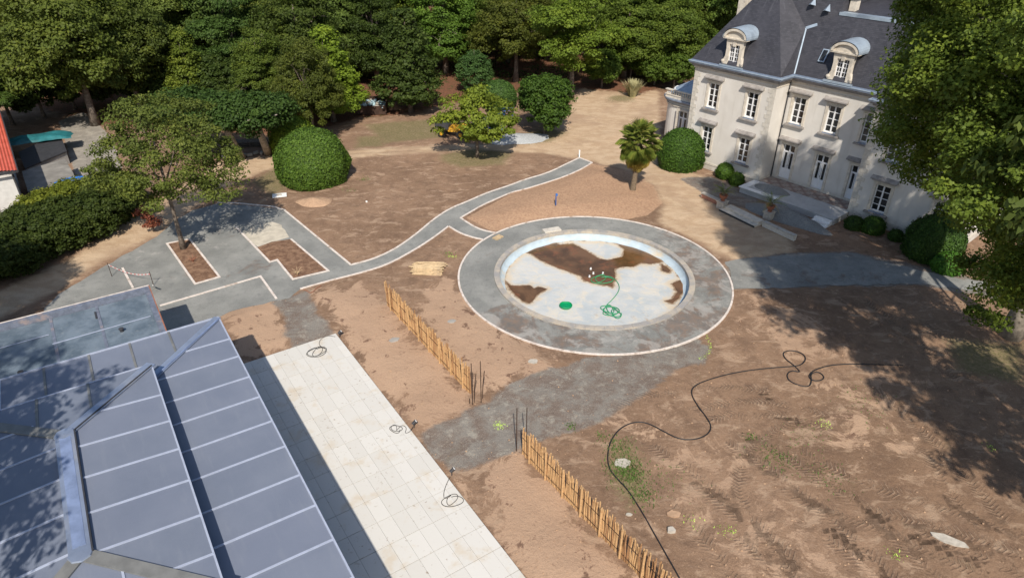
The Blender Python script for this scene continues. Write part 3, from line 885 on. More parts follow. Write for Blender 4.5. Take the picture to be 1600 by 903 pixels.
strip3('eave_trim', (-.02, .03, Z1 - .05), (LL, .03, Z1 - .05), .06, .11, M['seam'], bld)
strip3('eave_trim', (-.03, .02, Z1 - .05), (-.03, -WB, Z1 - .05), .06, .11, M['seam'], bld)
strip3('hip_cap', (.02, -.02, zl(0)), (LD, -LD, zl(LD)), .38, .05, M['steel'], bld, .02)
strip3('hip_cap', (LD, -LD + .12, zl(LD)), (.2, -.02 + .12 - .08, zl(0)), .06, .09, M['ridge_blue'], bld, .02)
dU, ZU, dR, SR, RL = 3.344, 4.31, 6.682, .08, 6.05
hw = dR - dU; ux, uy = dU, -dU; UL = RL + 2 * hw; zu = lambda d: ZU + SR * d
tr_r = [0, 2.38, 4.2, 5.96, 7.74, 9.52, 11.28, UL]
cxr = (ux + hw, uy - hw)                       # ridge start
for i in range(len(tr_r) - 1):
    p = [(ux + tr_r[i], uy - hw), (ux + tr_r[i + 1], uy - hw), (ux + tr_r[i + 1], uy), (ux + tr_r[i], uy)]
    p = clip(p, -1, -1, -(ux + uy)); p = clip(p, 1, -1, ux + UL - uy)
    slab('roof_panel', p, lambda x, y: zu(uy - y), .05, M['panel'], bld)
    d = min(tr_r[i], hw, UL - tr_r[i])
    if i: strip3('seam', (ux + tr_r[i], uy, zu(0)), (ux + tr_r[i], uy - d, zu(d)), .07, .035, M['seam'], bld)
    # far side (left) mirrored
    p = [(ux + tr_r[i], uy - 2 * hw), (ux + tr_r[i + 1], uy - 2 * hw), (ux + tr_r[i + 1], uy - hw), (ux + tr_r[i], uy - hw)]
    p = clip(p, -1, 1, -(ux - (uy - 2 * hw)) + 0) if False else clip(p, -1, 1, uy - 2 * hw - ux); p = clip(p, 1, 1, ux + UL + uy - 2 * hw)
    slab('roof_panel', p, lambda x, y: zu(y - (uy - 2 * hw)), .05, M['panel'], bld)
    if i: strip3('seam', (ux + tr_r[i] - .35, uy - 2 * hw, zu(0)), (ux + tr_r[i] - .35, uy - 2 * hw + d, zu(d)), .07, .035, M['seam'], bld)
su = [0, 2.39, 4.18, 2 * hw]
for i in range(3):
    for end in (0, 1):
        p = [(ux, uy - su[i + 1]), (ux + hw, uy - su[i + 1]), (ux + hw, uy - su[i]), (ux, uy - su[i])]
        p = clip(p, 1, 1, ux + uy); p = clip(p, 1, -1, ux - uy + 2 * hw)
        if end: p = [(2 * ux + UL - a, b) for a, b in p]
        slab('roof_panel', p, (lambda x, y: zu(x - ux)) if not end else (lambda x, y: zu(ux + UL - x)), .05, M['panel'], bld)
    if i:
        d = min(su[i], 2 * hw - su[i])
        strip3('seam', (ux, uy - su[i], ZU), (ux + d, uy - su[i], zu(d)), .09, .03, M['ridge_brown'], bld)
        strip3('seam', (ux + UL, uy - su[i], ZU), (ux + UL - d, uy - su[i], zu(d)), .07, .03, M['seam'], bld)
for (a, b) in (((ux, uy), (ux + UL, uy)), ((ux + UL, uy), (ux + UL, uy - 2 * hw)), ((ux + UL, uy - 2 * hw), (ux, uy - 2 * hw)), ((ux, uy - 2 * hw), (ux, uy))):
    strip3('eave_trim', (a[0], a[1], ZU - .12), (b[0], b[1], ZU - .12), .06, .15, M['seam'], bld)
RA = Vector((cxr[0], cxr[1], zu(hw))); RB = RA + Vector((RL, 0, 0))
strip3('hip_cap', (ux, uy, ZU), RA, .42, .05, M['steel'], bld, .01); strip3('hip_flashing', (ux + .2, uy + .0, ZU), RA + Vector((.2, .2 - .2, 0)), .05, .10, M['dark'], bld, .0)
strip3('hip_cap', (ux, uy - 2 * hw, ZU), RA, .42, .05, M['ridge_brown'], bld, .01, )
strip3('hip_cap', (ux + UL, uy, ZU), RB, .42, .05, M['ridge_brown'], bld, .01); strip3('hip_cap', (ux + UL, uy - 2 * hw, ZU), RB, .42, .05, M['ridge_brown'], bld, .01)
strip3('ridge_cap', RA, RB, .62, .06, M['steel'], bld, .03); strip3('ridge_film', RA + Vector((.15, 0, 0)), RB + Vector((-.25, 0, 0)), .36, .008, M['ridge_blue'], bld, .092)
strip3('ridge_edge', RA + Vector((-.1, .32, 0)), RB + Vector((.1, .32, 0)), .05, .10, M['dark'], bld, .0)
for q in (RA, RB): MB().lathe([(.36, 0), (.34, .05), (.05, .07)], (q.x, q.y, q.z + .045), 8).build('ridge_collar', M['steel'], bld)
# drum walls between the tiers, outer walls
mb = MB(); wx0, wx1, wy0, wy1 = ux + .7, ux + UL - .7, uy - 2 * hw + .7, uy - .7
mb.box(wx0, wx1, wy0, wy1, 0.1, ZU - .02); mb.build('core_wall', M['white_wall'], bld)
mb = MB().box(1.0, LL - 1.0, -WB + 1, -1.0, 0.1, Z1 - .06); mb.build('outer_wall', M['white_wall'], bld)
mb = MB()
for x0 in np.arange(1.4, LL - 2.4, 1.75): mb.box(x0, x0 + 1.5, -1.0, -.97, .2, 2.7)
mb.build('glazing', M['glass'], bld)

# ------------------------------------------------------------ flat roofed building
fl = empty('flat_roof_annexe', BO, BROT)
tag(fl, 'flat roofed building with worn blue grey membrane and parapet behind the panelled roof', 'building')
fx0, fx1, fy0, fy1 = -5.75, .9, -14.0, -2.32
MB().box(fx0 + .02, fx1, fy0, fy1 - .02, 0, 2.95).build('wall', M['white_wall'], fl)
xcut = [fx0 + .28, -2.95, .85]; ycut = [fy0, -10.8, -9.4, -6.95, -4.9, -3.6, fy1 - .28]
for i in range(2):
    for j in range(len(ycut) - 1):
        MB().box(xcut[i] + .006, xcut[i + 1] - .006 if i else xcut[i + 1] + .05, ycut[j] + .01, ycut[j + 1] + .05, 2.95 + .004 * ((i + j) % 3), 3.0 + .006 * (j % 2) + .01 * i).build('membrane_sheet', M['membrane'], fl)
for a in (((fx0 + .28, -6.95), (.8, -6.8)), ((fx0 + .28, -4.9), (.8, -4.85)), ((fx0 + .3, -9.4), (.8, -9.3))):
    strip3('membrane_lap', (*a[0], 3.012), (*a[1], 3.012), .13, .012, M['parapet'], fl)
strip3('pale_joint', (-3.0, -2.7, 3.018), (-2.9, -7.0, 3.018), .07, .01, M['seam'], fl); strip3('pale_joint', (-3.9, -7.1, 3.018), (-3.75, -13.5, 3.018), .06, .01, M['seam'], fl)
MB().box(fx0, fx0 + .25, fy0, fy1, 2.9, 3.3).build('parapet', M['parapet'], fl); MB().box(fx0 + .25, .9, fy1 - .25, fy1, 2.9, 3.297).build('parapet', M['parapet'], fl)
strip3('parapet_trim', (fx0 - .03, fy0, 3.22), (fx0 - .03, fy1 + .03, 3.22), .05, .10, M['kerb'], fl); strip3('parapet_trim', (fx0, fy1 + .025, 3.22), (.9, fy1 + .025, 3.22), .05, .10, M['terracotta'], fl)
for (x, y) in ((-2.3, -4.1), (-1.0, -8.3)): MB().lathe([(.09, 0), (.09, .12), (.12, .13), (.12, .17), (.02, .2)], (x, y, 3.02), 10).build('roof_vent', M['dark'], fl)
MB().box(-4.9, -4.2, -5.05, -4.97, 3.02, 3.06).build('drain_grate', M['dark'], fl)

# ------------------------------------------------------------ chateau
ch = empty('chateau', CHA, ca); tag(ch, 'pale two storey chateau with slate mansard roofs, stone dormers and white windows', 'chateau')
ZG = 9.0; PV = 1.9; LU0, LU1, RU0, RU1 = -8.15, -.42, 7.3, 15.1
WM, GM = M['plaster'], M['glass']


def wallpanel(mb, u0, u1, z0, z1, v, ops, dep=.28):
    us = sorted({u0, u1, *[o[0] for o in ops], *[o[1] for o in ops]}); zs = sorted({z0, z1, *[o[2] for o in ops], *[o[3] for o in ops]})
    for a, b in zip(us[:-1], us[1:]):
        for c, d in zip(zs[:-1], zs[1:]):
            mu, mz = (a + b) / 2, (c + d) / 2
            if any(o[0] < mu < o[1] and o[2] < mz < o[3] for o in ops): continue
            mb.add([(a, -v, c), (b, -v, c), (b, -v, d), (a, -v, d)], [(0, 1, 2, 3)])
    for o in ops:
        a, b, c, d = o[:4]; y = -v; k = y + dep
        mb.add([(a, y, c), (a, k, c), (a, k, d), (a, y, d)], [(0, 1, 2, 3)]); mb.add([(b, y, c), (b, k, c), (b, k, d), (b, y, d)], [(3, 2, 1, 0)])
        mb.add([(a, y, d), (a, k, d), (b, k, d), (b, y, d)], [(0, 1, 2, 3)]); mb.add([(a, y, c), (a, k, c), (b, k, c), (b, y, c)], [(3, 2, 1, 0)])


def window(u0, u1, z0, z1, v, rows=4, door=False, hood=True, sill=True, parent=ch, surround=True, cols=2):
    y = -v + .16; f = MB(); t = .075
    f.box(u0, u0 + t, y, y + .08, z0, z1); f.box(u1 - t, u1, y, y + .08, z0, z1); f.box(u0 + t, u1 - t, y + .002, y + .08, z1 - t, z1); f.box(u0 + t, u1 - t, y + .002, y + .08, z0, z0 + t)
    um = (u0 + u1) / 2; f.box(um - .05, um + .05, y - .02, y + .07, z0 + t, z1 - t)
    if door:
        ztr = z1 - .62; f.box(u0 + t, u1 - t, y - .015, y + .075, ztr - .06, ztr + .06)
        f.box(u0 + t, u1 - t, y + .01, y + .09, z0 + t, z0 + .85)
        for s in (-1, 1):
            uc = um + s * (u1 - u0) / 4; f.box(uc - (u1 - u0) / 4 + .09, uc - (u1 - u0) / 4 + .14, y - .005, y + .07, z0 + .85, ztr - .06); f.box(uc + (u1 - u0) / 4 - .14, uc + (u1 - u0) / 4 - .09, y - .005, y + .07, z0 + .85, ztr - .06)
    else:
        for i in range(1, rows): z = z0 + (z1 - z0) * i / rows; f.box(u0 + t, u1 - t, y + .01, y + .06, z - .022, z + .022)
        if cols == 4:
            for s in (-1, 1): uc = um + s * (u1 - u0) / 4; f.box(uc - .02, uc + .02, y + .012, y + .058, z0 + t, z1 - t)
    o = f.build('door' if door else 'window', M['white_gloss'], parent)
    MB().box(u0 + t * .6, u1 - t * .6, y + .045, y + .052, z0 + t * .6, z1 - t * .6).build('pane', GM, o)
    if door: MB().bar((um + .07, y - .07, z0 + 1.05), (um + .07, y - .07, z0 + 1.2), .015).build('handle', M['dark'], o)
    if surround:
        s = MB(); w = .2; y0 = -v - .05; y1 = -v - .001
        s.box(u0 - w, u0 - .001, y0, y1, z0 - (.0 if door else .05), z1 + w); s.box(u1 + .001, u1 + w, y0, y1, z0 - (.0 if door else .05), z1 + w); s.box(u0 - .001, u1 + .001, y0 - .002, y1, z1 + .001, z1 + w)
        s.build('surround', M['cream_stone'], o)
    if hood:
        h = MB(); hw2 = (u1 - u0) / 2 + .42; zz = z1 + .38
        h.add([(um - hw2, -v - .34, zz), (um + hw2, -v - .34, zz), (um + hw2, -v - .34, zz + .10), (um - hw2, -v - .34, zz + .10),
               (um - hw2, -v - .001, zz), (um + hw2, -v - .001, zz), (um + hw2, -v - .001, zz + .26), (um - hw2, -v - .001, zz + .26)],
              [(0, 1, 2, 3), (3, 2, 6, 7), (0, 3, 7, 4), (1, 5, 6, 2), (0, 4, 5, 1)])
        h.box(um - hw2 + .1, um + hw2 - .1, -v - .2, -v - .001, zz - .09, zz)
        h.build('hood', M['hood'], o)
        fz = MB(); fz.box(u0 - .12, u1 + .12, -v - .03, -v - .001, z1 + .2, zz - .09); fz.build('frieze', M['cream_stone'], o)
    if sill and not door:
        MB().box(u0 - .32, u1 + .32, -v - .22, -v - .001, z0 - .22, z0 - .09).build('sill', M['hood'], o); MB().box(u0 - .02, u1 + .02, -v - .10, -v + .2, z0 - .088, z0 - .005).build('sill_flashing', M['gutter'], o)
    return o


UZ = (5.35, 7.38)
lpo = [(-6.55, -5.55, *UZ), (-2.83, -1.83, *UZ), (-6.55, -5.55, 1.65, 3.68), (-2.83, -1.83, 1.55, 3.6)]
mo = [(.2, 1.22, 5.22, 7.3), (3.08, 4.10, 5.2, 7.27), (5.96, 6.96, 5.15, 7.2), (.18, 1.2, .55, 3.42), (3.08, 4.1, .5, 3.36), (5.95, 6.95, .5, 3.3)]
rpo = [(8.8, 9.88, 4.98, 7.05), (12.86, 13.9, 4.98, 7.05), (8.8, 9.88, 1.1, 3.12), (12.86, 13.9, 1.1, 3.1)]
w = MB()
wallpanel(w, LU0, LU1, 0, ZG - .1, PV, lpo); wallpanel(w, LU1, RU0, 0, ZG - .1, 0, mo); wallpanel(w, RU0, RU1, 0, ZG - .1, PV, rpo)
for u, s in ((LU0, -1), (LU1, 1), (RU0, -1), (RU1, 1)):
    y1 = 9 if u in (LU0, RU1) else 0
    w.add([(u, -PV, 0), (u, y1, 0), (u, y1, ZG - .1), (u, -PV, ZG - .1)], [(0, 1, 2, 3) if s > 0 else (3, 2, 1, 0)])
w.add([(LU0, 9, 0), (RU1, 9, 0), (RU1, 9, ZG - .1), (LU0, 9, ZG - .1)], [(3, 2, 1, 0)])
w.build('wall', WM, ch)
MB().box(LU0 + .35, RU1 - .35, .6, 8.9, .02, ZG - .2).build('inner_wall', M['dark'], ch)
for o4 in lpo: window(*o4, PV)
for k, o4 in enumerate(mo): window(*o4, 0, door=k > 2)
for o4 in rpo: window(*o4, PV)


# plinth, string courses, cornice, gutter follow the plan line
def planline(off, z0, z1, inset, mat, name):
    P = [(LU0 - off, 9 + off), (LU0 - off, -PV - off), (LU1 + off, -PV - off), (LU1 + off, -off), (RU0 - off, -off), (RU0 - off, -PV - off), (RU1 + off, -PV - off), (RU1 + off, 9 + off)]
    Q = [(LU0 - inset, 9 + inset), (LU0 - inset, -PV - inset), (LU1 + inset, -PV - inset), (LU1 + inset, -inset), (RU0 - inset, -inset), (RU0 - inset, -PV - inset), (RU1 + inset, -PV - inset), (RU1 + inset, 9 + inset)]
    mb = MB(); n = len(P); vs = [(p[0], p[1], z) for z in (z0, z1) for p in P] + [(p[0], p[1], z) for z in (z0, z1) for p in Q]
    fs = []
    for i in range(n - 1): fs += [(i, i + 1, n + i + 1, n + i), (n + i, n + i + 1, 3 * n + i + 1, 3 * n + i), (2 * n + i, 2 * n + i + 1, i + 1, i)]
    mb.add(vs, fs); return mb.build(name, mat, ch)


planline(.04, .45, .62, .001, M['quoin'], 'plinth')
planline(.035, 8.12, 8.2, .001, M['cream_stone'], 'string_course')
planline(.10, 8.36, 8.52, .001, M['cream_stone'], 'moulding'); planline(.22, 8.52, 8.66, .001, M['hood'], 'cornice'); planline(.36, 8.66, 8.80, .001, M['hood'], 'cornice')
planline(.46, 8.802, 8.90, .05, M['gutter'], 'gutter'); planline(.50, 8.902, 8.95, .30, M['zinc'], 'gutter_lip')
planline(.30, 8.952, 9.05, .0, M['gutter'], 'roof_edge')
# toothed quoins
for (u, s, v) in ((LU0, 1, PV), (LU1, -1, PV), (RU0, 1, PV), (RU1, -1, PV)):
    z = .62; k = 0
    while z < 8.0:
        L_ = (.62 if k % 2 else .42) + random.uniform(-.04, .04); a, b = sorted((u, u + s * L_))
        MB().box(a, b, -v - .025, -v - .001, z + .006, z + .32).build('quoin', M['quoin'], ch); z += .335; k += 1
MB().bar((LU1 + .08, -.1, .5), (LU1 + .08, -.1, 8.6), .05, n=8).build('downpipe', M['dark'], ch)
MB().bar((RU0 - .08, -.1, .5), (RU0 - .08, -.1, 8.6), .05, n=8).build('downpipe', M['hood'], ch)


# roofs
def rooffaces(name, faces, mat, parent=ch):
    me = bpy.data.meshes.new(name); vs = []; fs = []; uv = []
    for f in faces:
        P = [Vector(p) for p in f]; n = (P[1] - P[0]).cross(P[2] - P[0]).normalized(); h = Vector((-n.y, n.x, 0)); h = h.normalized() if h.length > 1e-4 else Vector((1, 0, 0)); g = n.cross(h)
        b = len(vs); vs += [tuple(p) for p in P]; fs.append(tuple(range(b, b + len(P)))); uv += [(p.dot(h), p.dot(g), 0) for p in P]
    me.from_pydata(vs, [], fs); me.materials.append(mat); a = me.attributes.new('ruv', 'FLOAT_VECTOR', 'POINT'); a.data.foreach_set('vector', np.array(uv, np.float32).ravel())
    return linkobj(name, me, parent)


SL = 1.6; zb = 9.05
go = .30
# middle mansard: front plane z = zb + SL*(y+go)  (y = -v)
ZM = 13.35; ym = (ZM - zb) / SL - go
Mfront = lambda z: (z - zb) / SL - go
V1 = (-.95, Mfront(12.1), 12.1); V2 = (1.2, ym, ZM)
inner = (LU1 + go, -go, zb); T2 = (.9, ym + .5, 16.4)
hipA = (LU1 + go, -PV - go, zb); hipL = (LU0 - go, -PV - go, zb)
um = (LU0 + LU1) / 2; hwid = (LU1 - LU0) / 2 + go; ZT = zb + SL * hwid; T = (um, -PV - go + hwid, ZT); Tb = (um, 7.5, ZT)
rooffaces('roof', [[hipL, hipA, T], [(LU0 - go, 9.3, zb), hipL, T, Tb], [hipA, inner, V1], [hipA, V1, T], [V1, V2, T], [V2, T2, T], [T2, (.9, 7.5, 16.2), Tb, T], [T2, V2, (1.2, 7.5, 13.3), (.9, 7.5, 16.2)],
                   [inner, (RU0 - go, -go, zb), (RU0 - go + (ZM - zb) / SL + .3, ym, ZM), V2, V1], [V2, (RU1 - 2, ym, ZM), (RU1 - 2, 8, ZM + .8), (1.2, 8, ZM + .8)],
                   [(RU0 - go, -PV - go, zb), (RU1 + go, -PV - go, zb), ((RU0 + RU1) / 2, -PV - go + hwid, ZT)],
                   [(RU0 - go, 6, zb), (RU0 - go, -PV - go, zb), ((RU0 + RU1) / 2, -PV - go + hwid, ZT), ((RU0 + RU1) / 2, 7.5, ZT)],
                   [(RU1 + go, -PV - go, zb), (RU1 + go, 9.3, zb), ((RU0 + RU1) / 2, 7.5, ZT), ((RU0 + RU1) / 2, -PV - go + hwid, ZT)],
                   [(RU1 + go, 9.3, zb), (LU0 - go, 9.3, zb), Tb, ((RU0 + RU1) / 2, 7.5, ZT)]], M['slate'])


def strip_on(name, a, b, w, nrm, mat):
    a = Vector(a); b = Vector(b); n = Vector(nrm).normalized(); s = (b - a).cross(n).normalized() * w / 2; l = n * .03
    mb = MB().add([a - s, a + s, b + s, b - s, a - s + l, a + s + l, b + s + l, b - s + l], [(3, 2, 1, 0), (4, 5, 6, 7), (0, 1, 5, 4), (1, 2, 6, 5), (2, 3, 7, 6), (3, 0, 4, 7)])
    return mb.build(name, mat, ch)


strip_on('valley_flashing', inner, V1, .42, (.4, -.9, .5), M['zinc']); strip_on('valley_flashing', V1, (V1[0] + .75, Mfront(12.45), 12.45), .22, (.2, -.9, .5), M['zinc'])
MB().box(V2[0] - .1, RU1, ym - .12, ym + .55, ZM - .10, ZM + .12).build('ridge_cap', M['zinc'], ch)


def chimney(u, y, z0, z1, wu, wy):
    o = MB().box(u - wu / 2, u + wu / 2, y - wy / 2, y + wy / 2, z0, z1).build('chimney', M['cream_stone'], ch)
    MB().box(u - wu / 2 - .08, u + wu / 2 + .08, y - wy / 2 - .08, y + wy / 2 + .08, z1, z1 + .14).build('cap', M['hood'], o)
    for k in range(3): MB().lathe([(.12, 0), (.10, .35)], (u - wu / 2 + wu * (k + .5) / 3, y, z1 + .14), 8).build('chimney_pot', M['terracotta'], o)


chimney(LU0 + .45, 3.4, 9, 15.0, .6, 1.4)
chimney(1.5, 3.6, 12.5, 14.3, .5, .6)


def dormer(uc, yf, z0, w0, parent=ch):
    """uc centre, yf front plane (local y), z0 base"""
    zt = z0 + 2.02; d = MB(); T_ = .34; hw_ = .47
    pr = [(-1.0, 0), (-.9, .35), (-.74, .7), (-.72, 1.3), (-.78, 1.75), (-.8, 2.02)]
    left = [(uc + a, z0 + b) for a, b in pr] + [(uc - hw_, zt)] + [(uc - hw_, z0)]
    for s in (1, -1):
        P = [(uc + s * (a - uc), z) for a, z in left]; n = len(P)
        d.add([(a, yf, z) for a, z in P] + [(a, yf + T_, z) for a, z in P], [tuple(range(n)), tuple(range(2 * n - 1, n - 1, -1))] + [(i, n + i, n + (i + 1) % n, (i + 1) % n) for i in range(n)])
    d.box(uc - hw_, uc + hw_, yf, yf + T_, z0 + 1.62, zt); d.box(uc - hw_, uc + hw_, yf - .001, yf + T_, z0 - .1, z0 + .02)
    f = d.build('dormer', M['cream_stone'], parent)
    d.v = []; d.f = []
    d.box(uc - 1.08, uc + 1.08, yf - .16, yf + .3, zt, zt + .11)
    n = 14; arc = [(uc - 1.05 * cos(pi * i / n), zt + .11 + .72 * sin(pi * i / n)) for i in range(n + 1)]; inn = [(uc - .86 * cos(pi * i / n), zt + .11 + .54 * sin(pi * i / n)) for i in range(n + 1)]
    for i in range(n):
        a, b, c, e = arc[i], arc[i + 1], inn[i + 1], inn[i]
        d.add([(q[0], yy, q[1]) for yy in (yf - .2, yf + .2) for q in (a, b, c, e)], [(0, 3, 2, 1), (0, 1, 5, 4), (2, 3, 7, 6), (4, 5, 6, 7)])
    d.add([(q[0], yf - .04, q[1]) for q in inn], [tuple(range(n + 1))[::-1]])
    for s in (-1, 1):
        vo = MB().lathe([(.02, -.06), (.13, -.03), (.13, .03), (.02, .06)], (0, 0, 0), 8)
        vo.v = [(uc + s * .88 + x, yf - .04 + z, z0 + .28 + y) for x, y, z in vo.v]; vo.build('volute', M['cream_stone'], f)
    d.build('pediment', M['cream_stone'], f)
    MB().box(uc - .14, uc + .14, yf - .09, yf - .002, z0 + 1.5, z0 + 1.8).build('keystone', M['cream_stone'], f)
    # barrel roof running back into the slope
    z = MB(); L0 = yf - .24; arc2 = [(uc - 1.1 * cos(pi * i / n), zt + .13 + .76 * sin(pi * i / n)) for i in range(n + 1)]
    back = 2.1
    z.add([(q[0], yy, q[1] + (0 if yy == L0 else .05)) for yy in (L0, yf + back) for q in arc2], [(i, i + 1, n + 2 + i, n + 1 + i)[::-1] for i in range(n)])
    z.add([(uc - 1.1, L0, zt + .08), (uc - 1.1, yf + back, zt + .08), (uc - 1.1, yf + back, zt + .16), (uc - 1.1, L0, zt + .16)], [(0, 1, 2, 3)])
    z.add([(uc + 1.1, L0, zt + .08), (uc + 1.1, yf + back, zt + .08), (uc + 1.1, yf + back, zt + .16), (uc + 1.1, L0, zt + .16)], [(3, 2, 1, 0)])
    z.box(uc - 1.1, uc + 1.1, yf + .32, yf + back, zt + .04, zt + .12)
    z.build('barrel_roof', M['zinc'], f, smooth=False)
    s = MB(); s.box(uc - .72, uc - .66, yf + T_, yf + back - .3, z0 - .2, zt + .04); s.box(uc + .66, uc + .72, yf + T_, yf + back - .3, z0 - .2, zt + .04); s.build('cheek', M['slate'], f)
    window(uc - hw_, uc + hw_, z0 + .02, z0 + 1.62, -yf, 5, hood=False, sill=False, parent=f, surround=False, cols=4)
    # keep three levels: lift the window's pane out as sibling
    return f


dormer(-4.6, -2.12, 9.12, 2.0); dormer(3.42, -.22, 9.12, 2.0)
MB().box(-5.7, -3.5, -PV - .34, -2.0, 9.0, 9.12).build('dormer_flashing', M['zinc'], ch); MB().box(2.3, 4.55, -.42, -.1, 9.0, 9.12).build('dormer_flashing', M['zinc'], ch)
for f in [o for o in ch.children if o.name.startswith('dormer') and o.children]:
    for wd in [c for c in f.children if c.name.startswith('window')]:
        for p in list(wd.children): p.parent = f
# skylight and little slate vents
sn = Vector((0, -SL, 1)).normalized()


def on_slope(u, z, off=0): return Vector((u, Mfront(z), z)) + sn * off


zs_ = 10.1; a, b = on_slope(1.25, zs_, .04), on_slope(1.25, zs_ + .85, .04); 
sk_ = MB().add([a + Vector((0, 0, 0)), a + Vector((.5, 0, 0)), b + Vector((.5, 0, 0)), b, a + sn * .1, a + Vector((.5, 0, 0)) + sn * .1, b + Vector((.5, 0, 0)) + sn * .1, b + sn * .1], [(3, 2, 1, 0), (4, 5, 6, 7), (0, 1, 5, 4), (1, 2, 6, 5), (2, 3, 7, 6), (3, 0, 4, 7)]).build('skylight', M['zinc'], ch)
q = [a + Vector((.07, 0, 0)) + (b - a) * .08, a + Vector((.43, 0, 0)) + (b - a) * .08, a + Vector((.43, 0, 0)) + (b - a) * .92, a + Vector((.07, 0, 0)) + (b - a) * .92]
MB().add([p + sn * .11 for p in q], [(0, 1, 2, 3)]).build('pane', GM, sk_)
Pv = [Vector(V1), Vector(V2), Vector(T)]
nv = (Pv[1] - Pv[0]).cross(Pv[2] - Pv[0]).normalized(); nv = nv if nv.z > 0 else -nv
for (s_, t_) in ((.45, .30), (.72, .12)):
    c = Pv[0] + (Pv[1] - Pv[0]) * s_ + (Pv[2] - Pv[0]) * t_
    MB().add([c + Vector((-.3, -.2, 0)), c + Vector((.3, -.2, 0)), c + nv * .35 + Vector((0, -.25, 0.02)), c + Vector((0, .1, .5))], [(0, 1, 2), (1, 3, 2), (3, 0, 2)]).build('roof_vent', M['zinc'], ch)

# side annexe with rounded end and zinc roof
an = empty('rounded_annexe', CHA, ca); tag(an, 'low rounded wing with zinc roof and balustrade on the left end of the chateau', 'building')
aw = []
for i in range(9):
    t_ = pi / 2 * i / 8; aw.append((-11.2 - 1.7 * sin(t_), 1.75 - 1.7 * cos(t_)))
AP = [(LU0 - .01, .05)] + aw + [(-12.9, 7.5), (LU0 - .01, 7.5)]
AP = AP[::-1]
MB().prism(AP, 0, 4.4).build('wall', WM, an)


def ring(off, z0, z1, mat, name):
    c = (-9.8, 4); P = []
    for p in AP:
        d = Vector((p[0] - c[0], p[1] - c[1], 0)); d.normalize(); P.append((min(p[0] + d.x * off * 1.3, LU0 - .005), p[1] + d.y * off * 1.3))
    return MB().prism(P, z0, z1).build(name, mat, an)


ring(.10, 4.02, 4.14, M['cream_stone'], 'moulding'); ring(.26, 4.4, 4.56, M['hood'], 'cornice'); ring(.34, 4.56, 4.68, M['gutter'], 'gutter')
c = (-8.6, 3.2); n = len(AP); lv = ((1.03, 4.68), (.90, 5.25), (.62, 5.95), (.2, 6.75))
V = [(min(c[0] + (p[0] - c[0]) * k, LU0 - .006), c[1] + (p[1] - c[1]) * k, z) for k, z in lv for p in AP] + [(c[0], c[1], 6.95)]
MB().add(V, [(j * n + i, j * n + (i + 1) % n, (j + 1) * n + (i + 1) % n, (j + 1) * n + i) for j in range(3) for i in range(n)] + [(3 * n + i, 3 * n + (i + 1) % n, 4 * n) for i in range(n)]).build('roof', M['zinc'], an)
for i in range(2, n - 2, 2):
    MB().tube([Vector(V[j * n + i]) + Vector((0, 0, .02)) for j in range(4)], .03, 4).build('roof_roll', M['gutter'], an)
MB().tube([(V[n + i][0], V[n + i][1], 5.27) for i in range(2, n - 1)], .07, 6).build('roof_bead', M['white_paint'], an)
ba = MB(); ba.box(-12.3, -9.3, -.12, .12, 4.69, 4.95); ba.box(-12.35, -9.25, -.17, .17, 4.95, 5.02); ba.box(-12.35, -9.25, -.15, .15, 5.36, 5.45)
for k in range(12): ba.lathe([(.06, 0), (.09, .1), (.05, .22), (.07, .34)], (-12.15 + k * .25, 0, 5.02), 6)
ba.build('balustrade', M['cream_stone'], an)
window(-10.55, -9.55, .6, 3.75, -.02, door=True, hood=False, parent=an)
for c_ in an.children:
    if c_.name.startswith('door'): c_.location = (0, -.2, 0)

# ------------------------------------------------------------ perron, low wall, steps
pf = empty('entrance_terrace', CHA, ca); tag(pf, 'raised pale stone entrance platform with patterned floor strip before the doors', 'terrace')
MB().box(LU1 - .25, RU0 + .15, -4.1, -.06, -.02, .44).build('platform', plain('platform_concrete', (.42, .42, .41), .9, var=.12, scale=1.2), pf)
MB().box(LU1 - .32, 2.7, -4.22, -3.8, .44, .50).build('edge_stone', M['white_paint'], pf); MB().box(LU1 - .32, LU1 + .25, -3.75, -2.0, .44, .50).build('edge_stone', M['white_paint'], pf)
red = plain('old_floor_tile', (.27, .20, .17), .85, var=.3, scale=5); pale_t = plain('old_pale_tile', (.34, .29, .25), .85, var=.2, scale=5)
k = 0; tme1 = MB().prism([(.01, .01), (.53, .01), (.53, .53), (.01, .53)], 0, .02).mesh('floor_tile'); tme2 = tme1.copy(); tme1.materials.append(red); tme2.materials.append(pale_t)
for i in range(14):
    for j in range(3):
        o = linkobj('floor_tile', tme1 if (i + j) % 2 else tme2, pf, (LU1 + .05 + i * .54, -1.72 + j * .54, .441))
for k in range(3): MB().box(RU0 - 1.2, RU0 + .1, -4.24 - .34 * (k + 1), -4.226 - .34 * k, 0, .44 - .14 * (k + 1) + .06).build('step', M['white_paint'], pf)
MB().box(5.9, 7.5, -4.6, -4.3, .0, .38).build('step', M['white_paint'], pf) if False else None


def mound(name, c, rx, ry, h, mat, seed=0, rz=0, sp=1.0):
    n = 26; vs = []; fs = []; R_ = 9
    for j in range(R_ + 1):
        r = j / R_
        for i in range(n):
            a = 2 * pi * i / n; k = 1 + .18 * mn.noise((cos(a) * 1.5 + seed, sin(a) * 1.5, seed * .7))
            x = rx * r * k * cos(a); y = ry * r * k * sin(a); z = h * (1 - r ** 1.4) * (1 + .25 * mn.noise((x * 2 / sp, y * 2 / sp, seed))) + (0 if r > .95 else .02)
            vs.append((x, y, z if j < R_ else -.01))
    for j in range(R_):
        for i in range(n): fs.append((j * n + i, (j + 1) * n + i, (j + 1) * n + (i + 1) % n, j * n + (i + 1) % n))
    o = MB().add(vs, fs).build(name, mat, smooth=True); o.location = c; o.rotation_euler = (0, 0, rz); return o


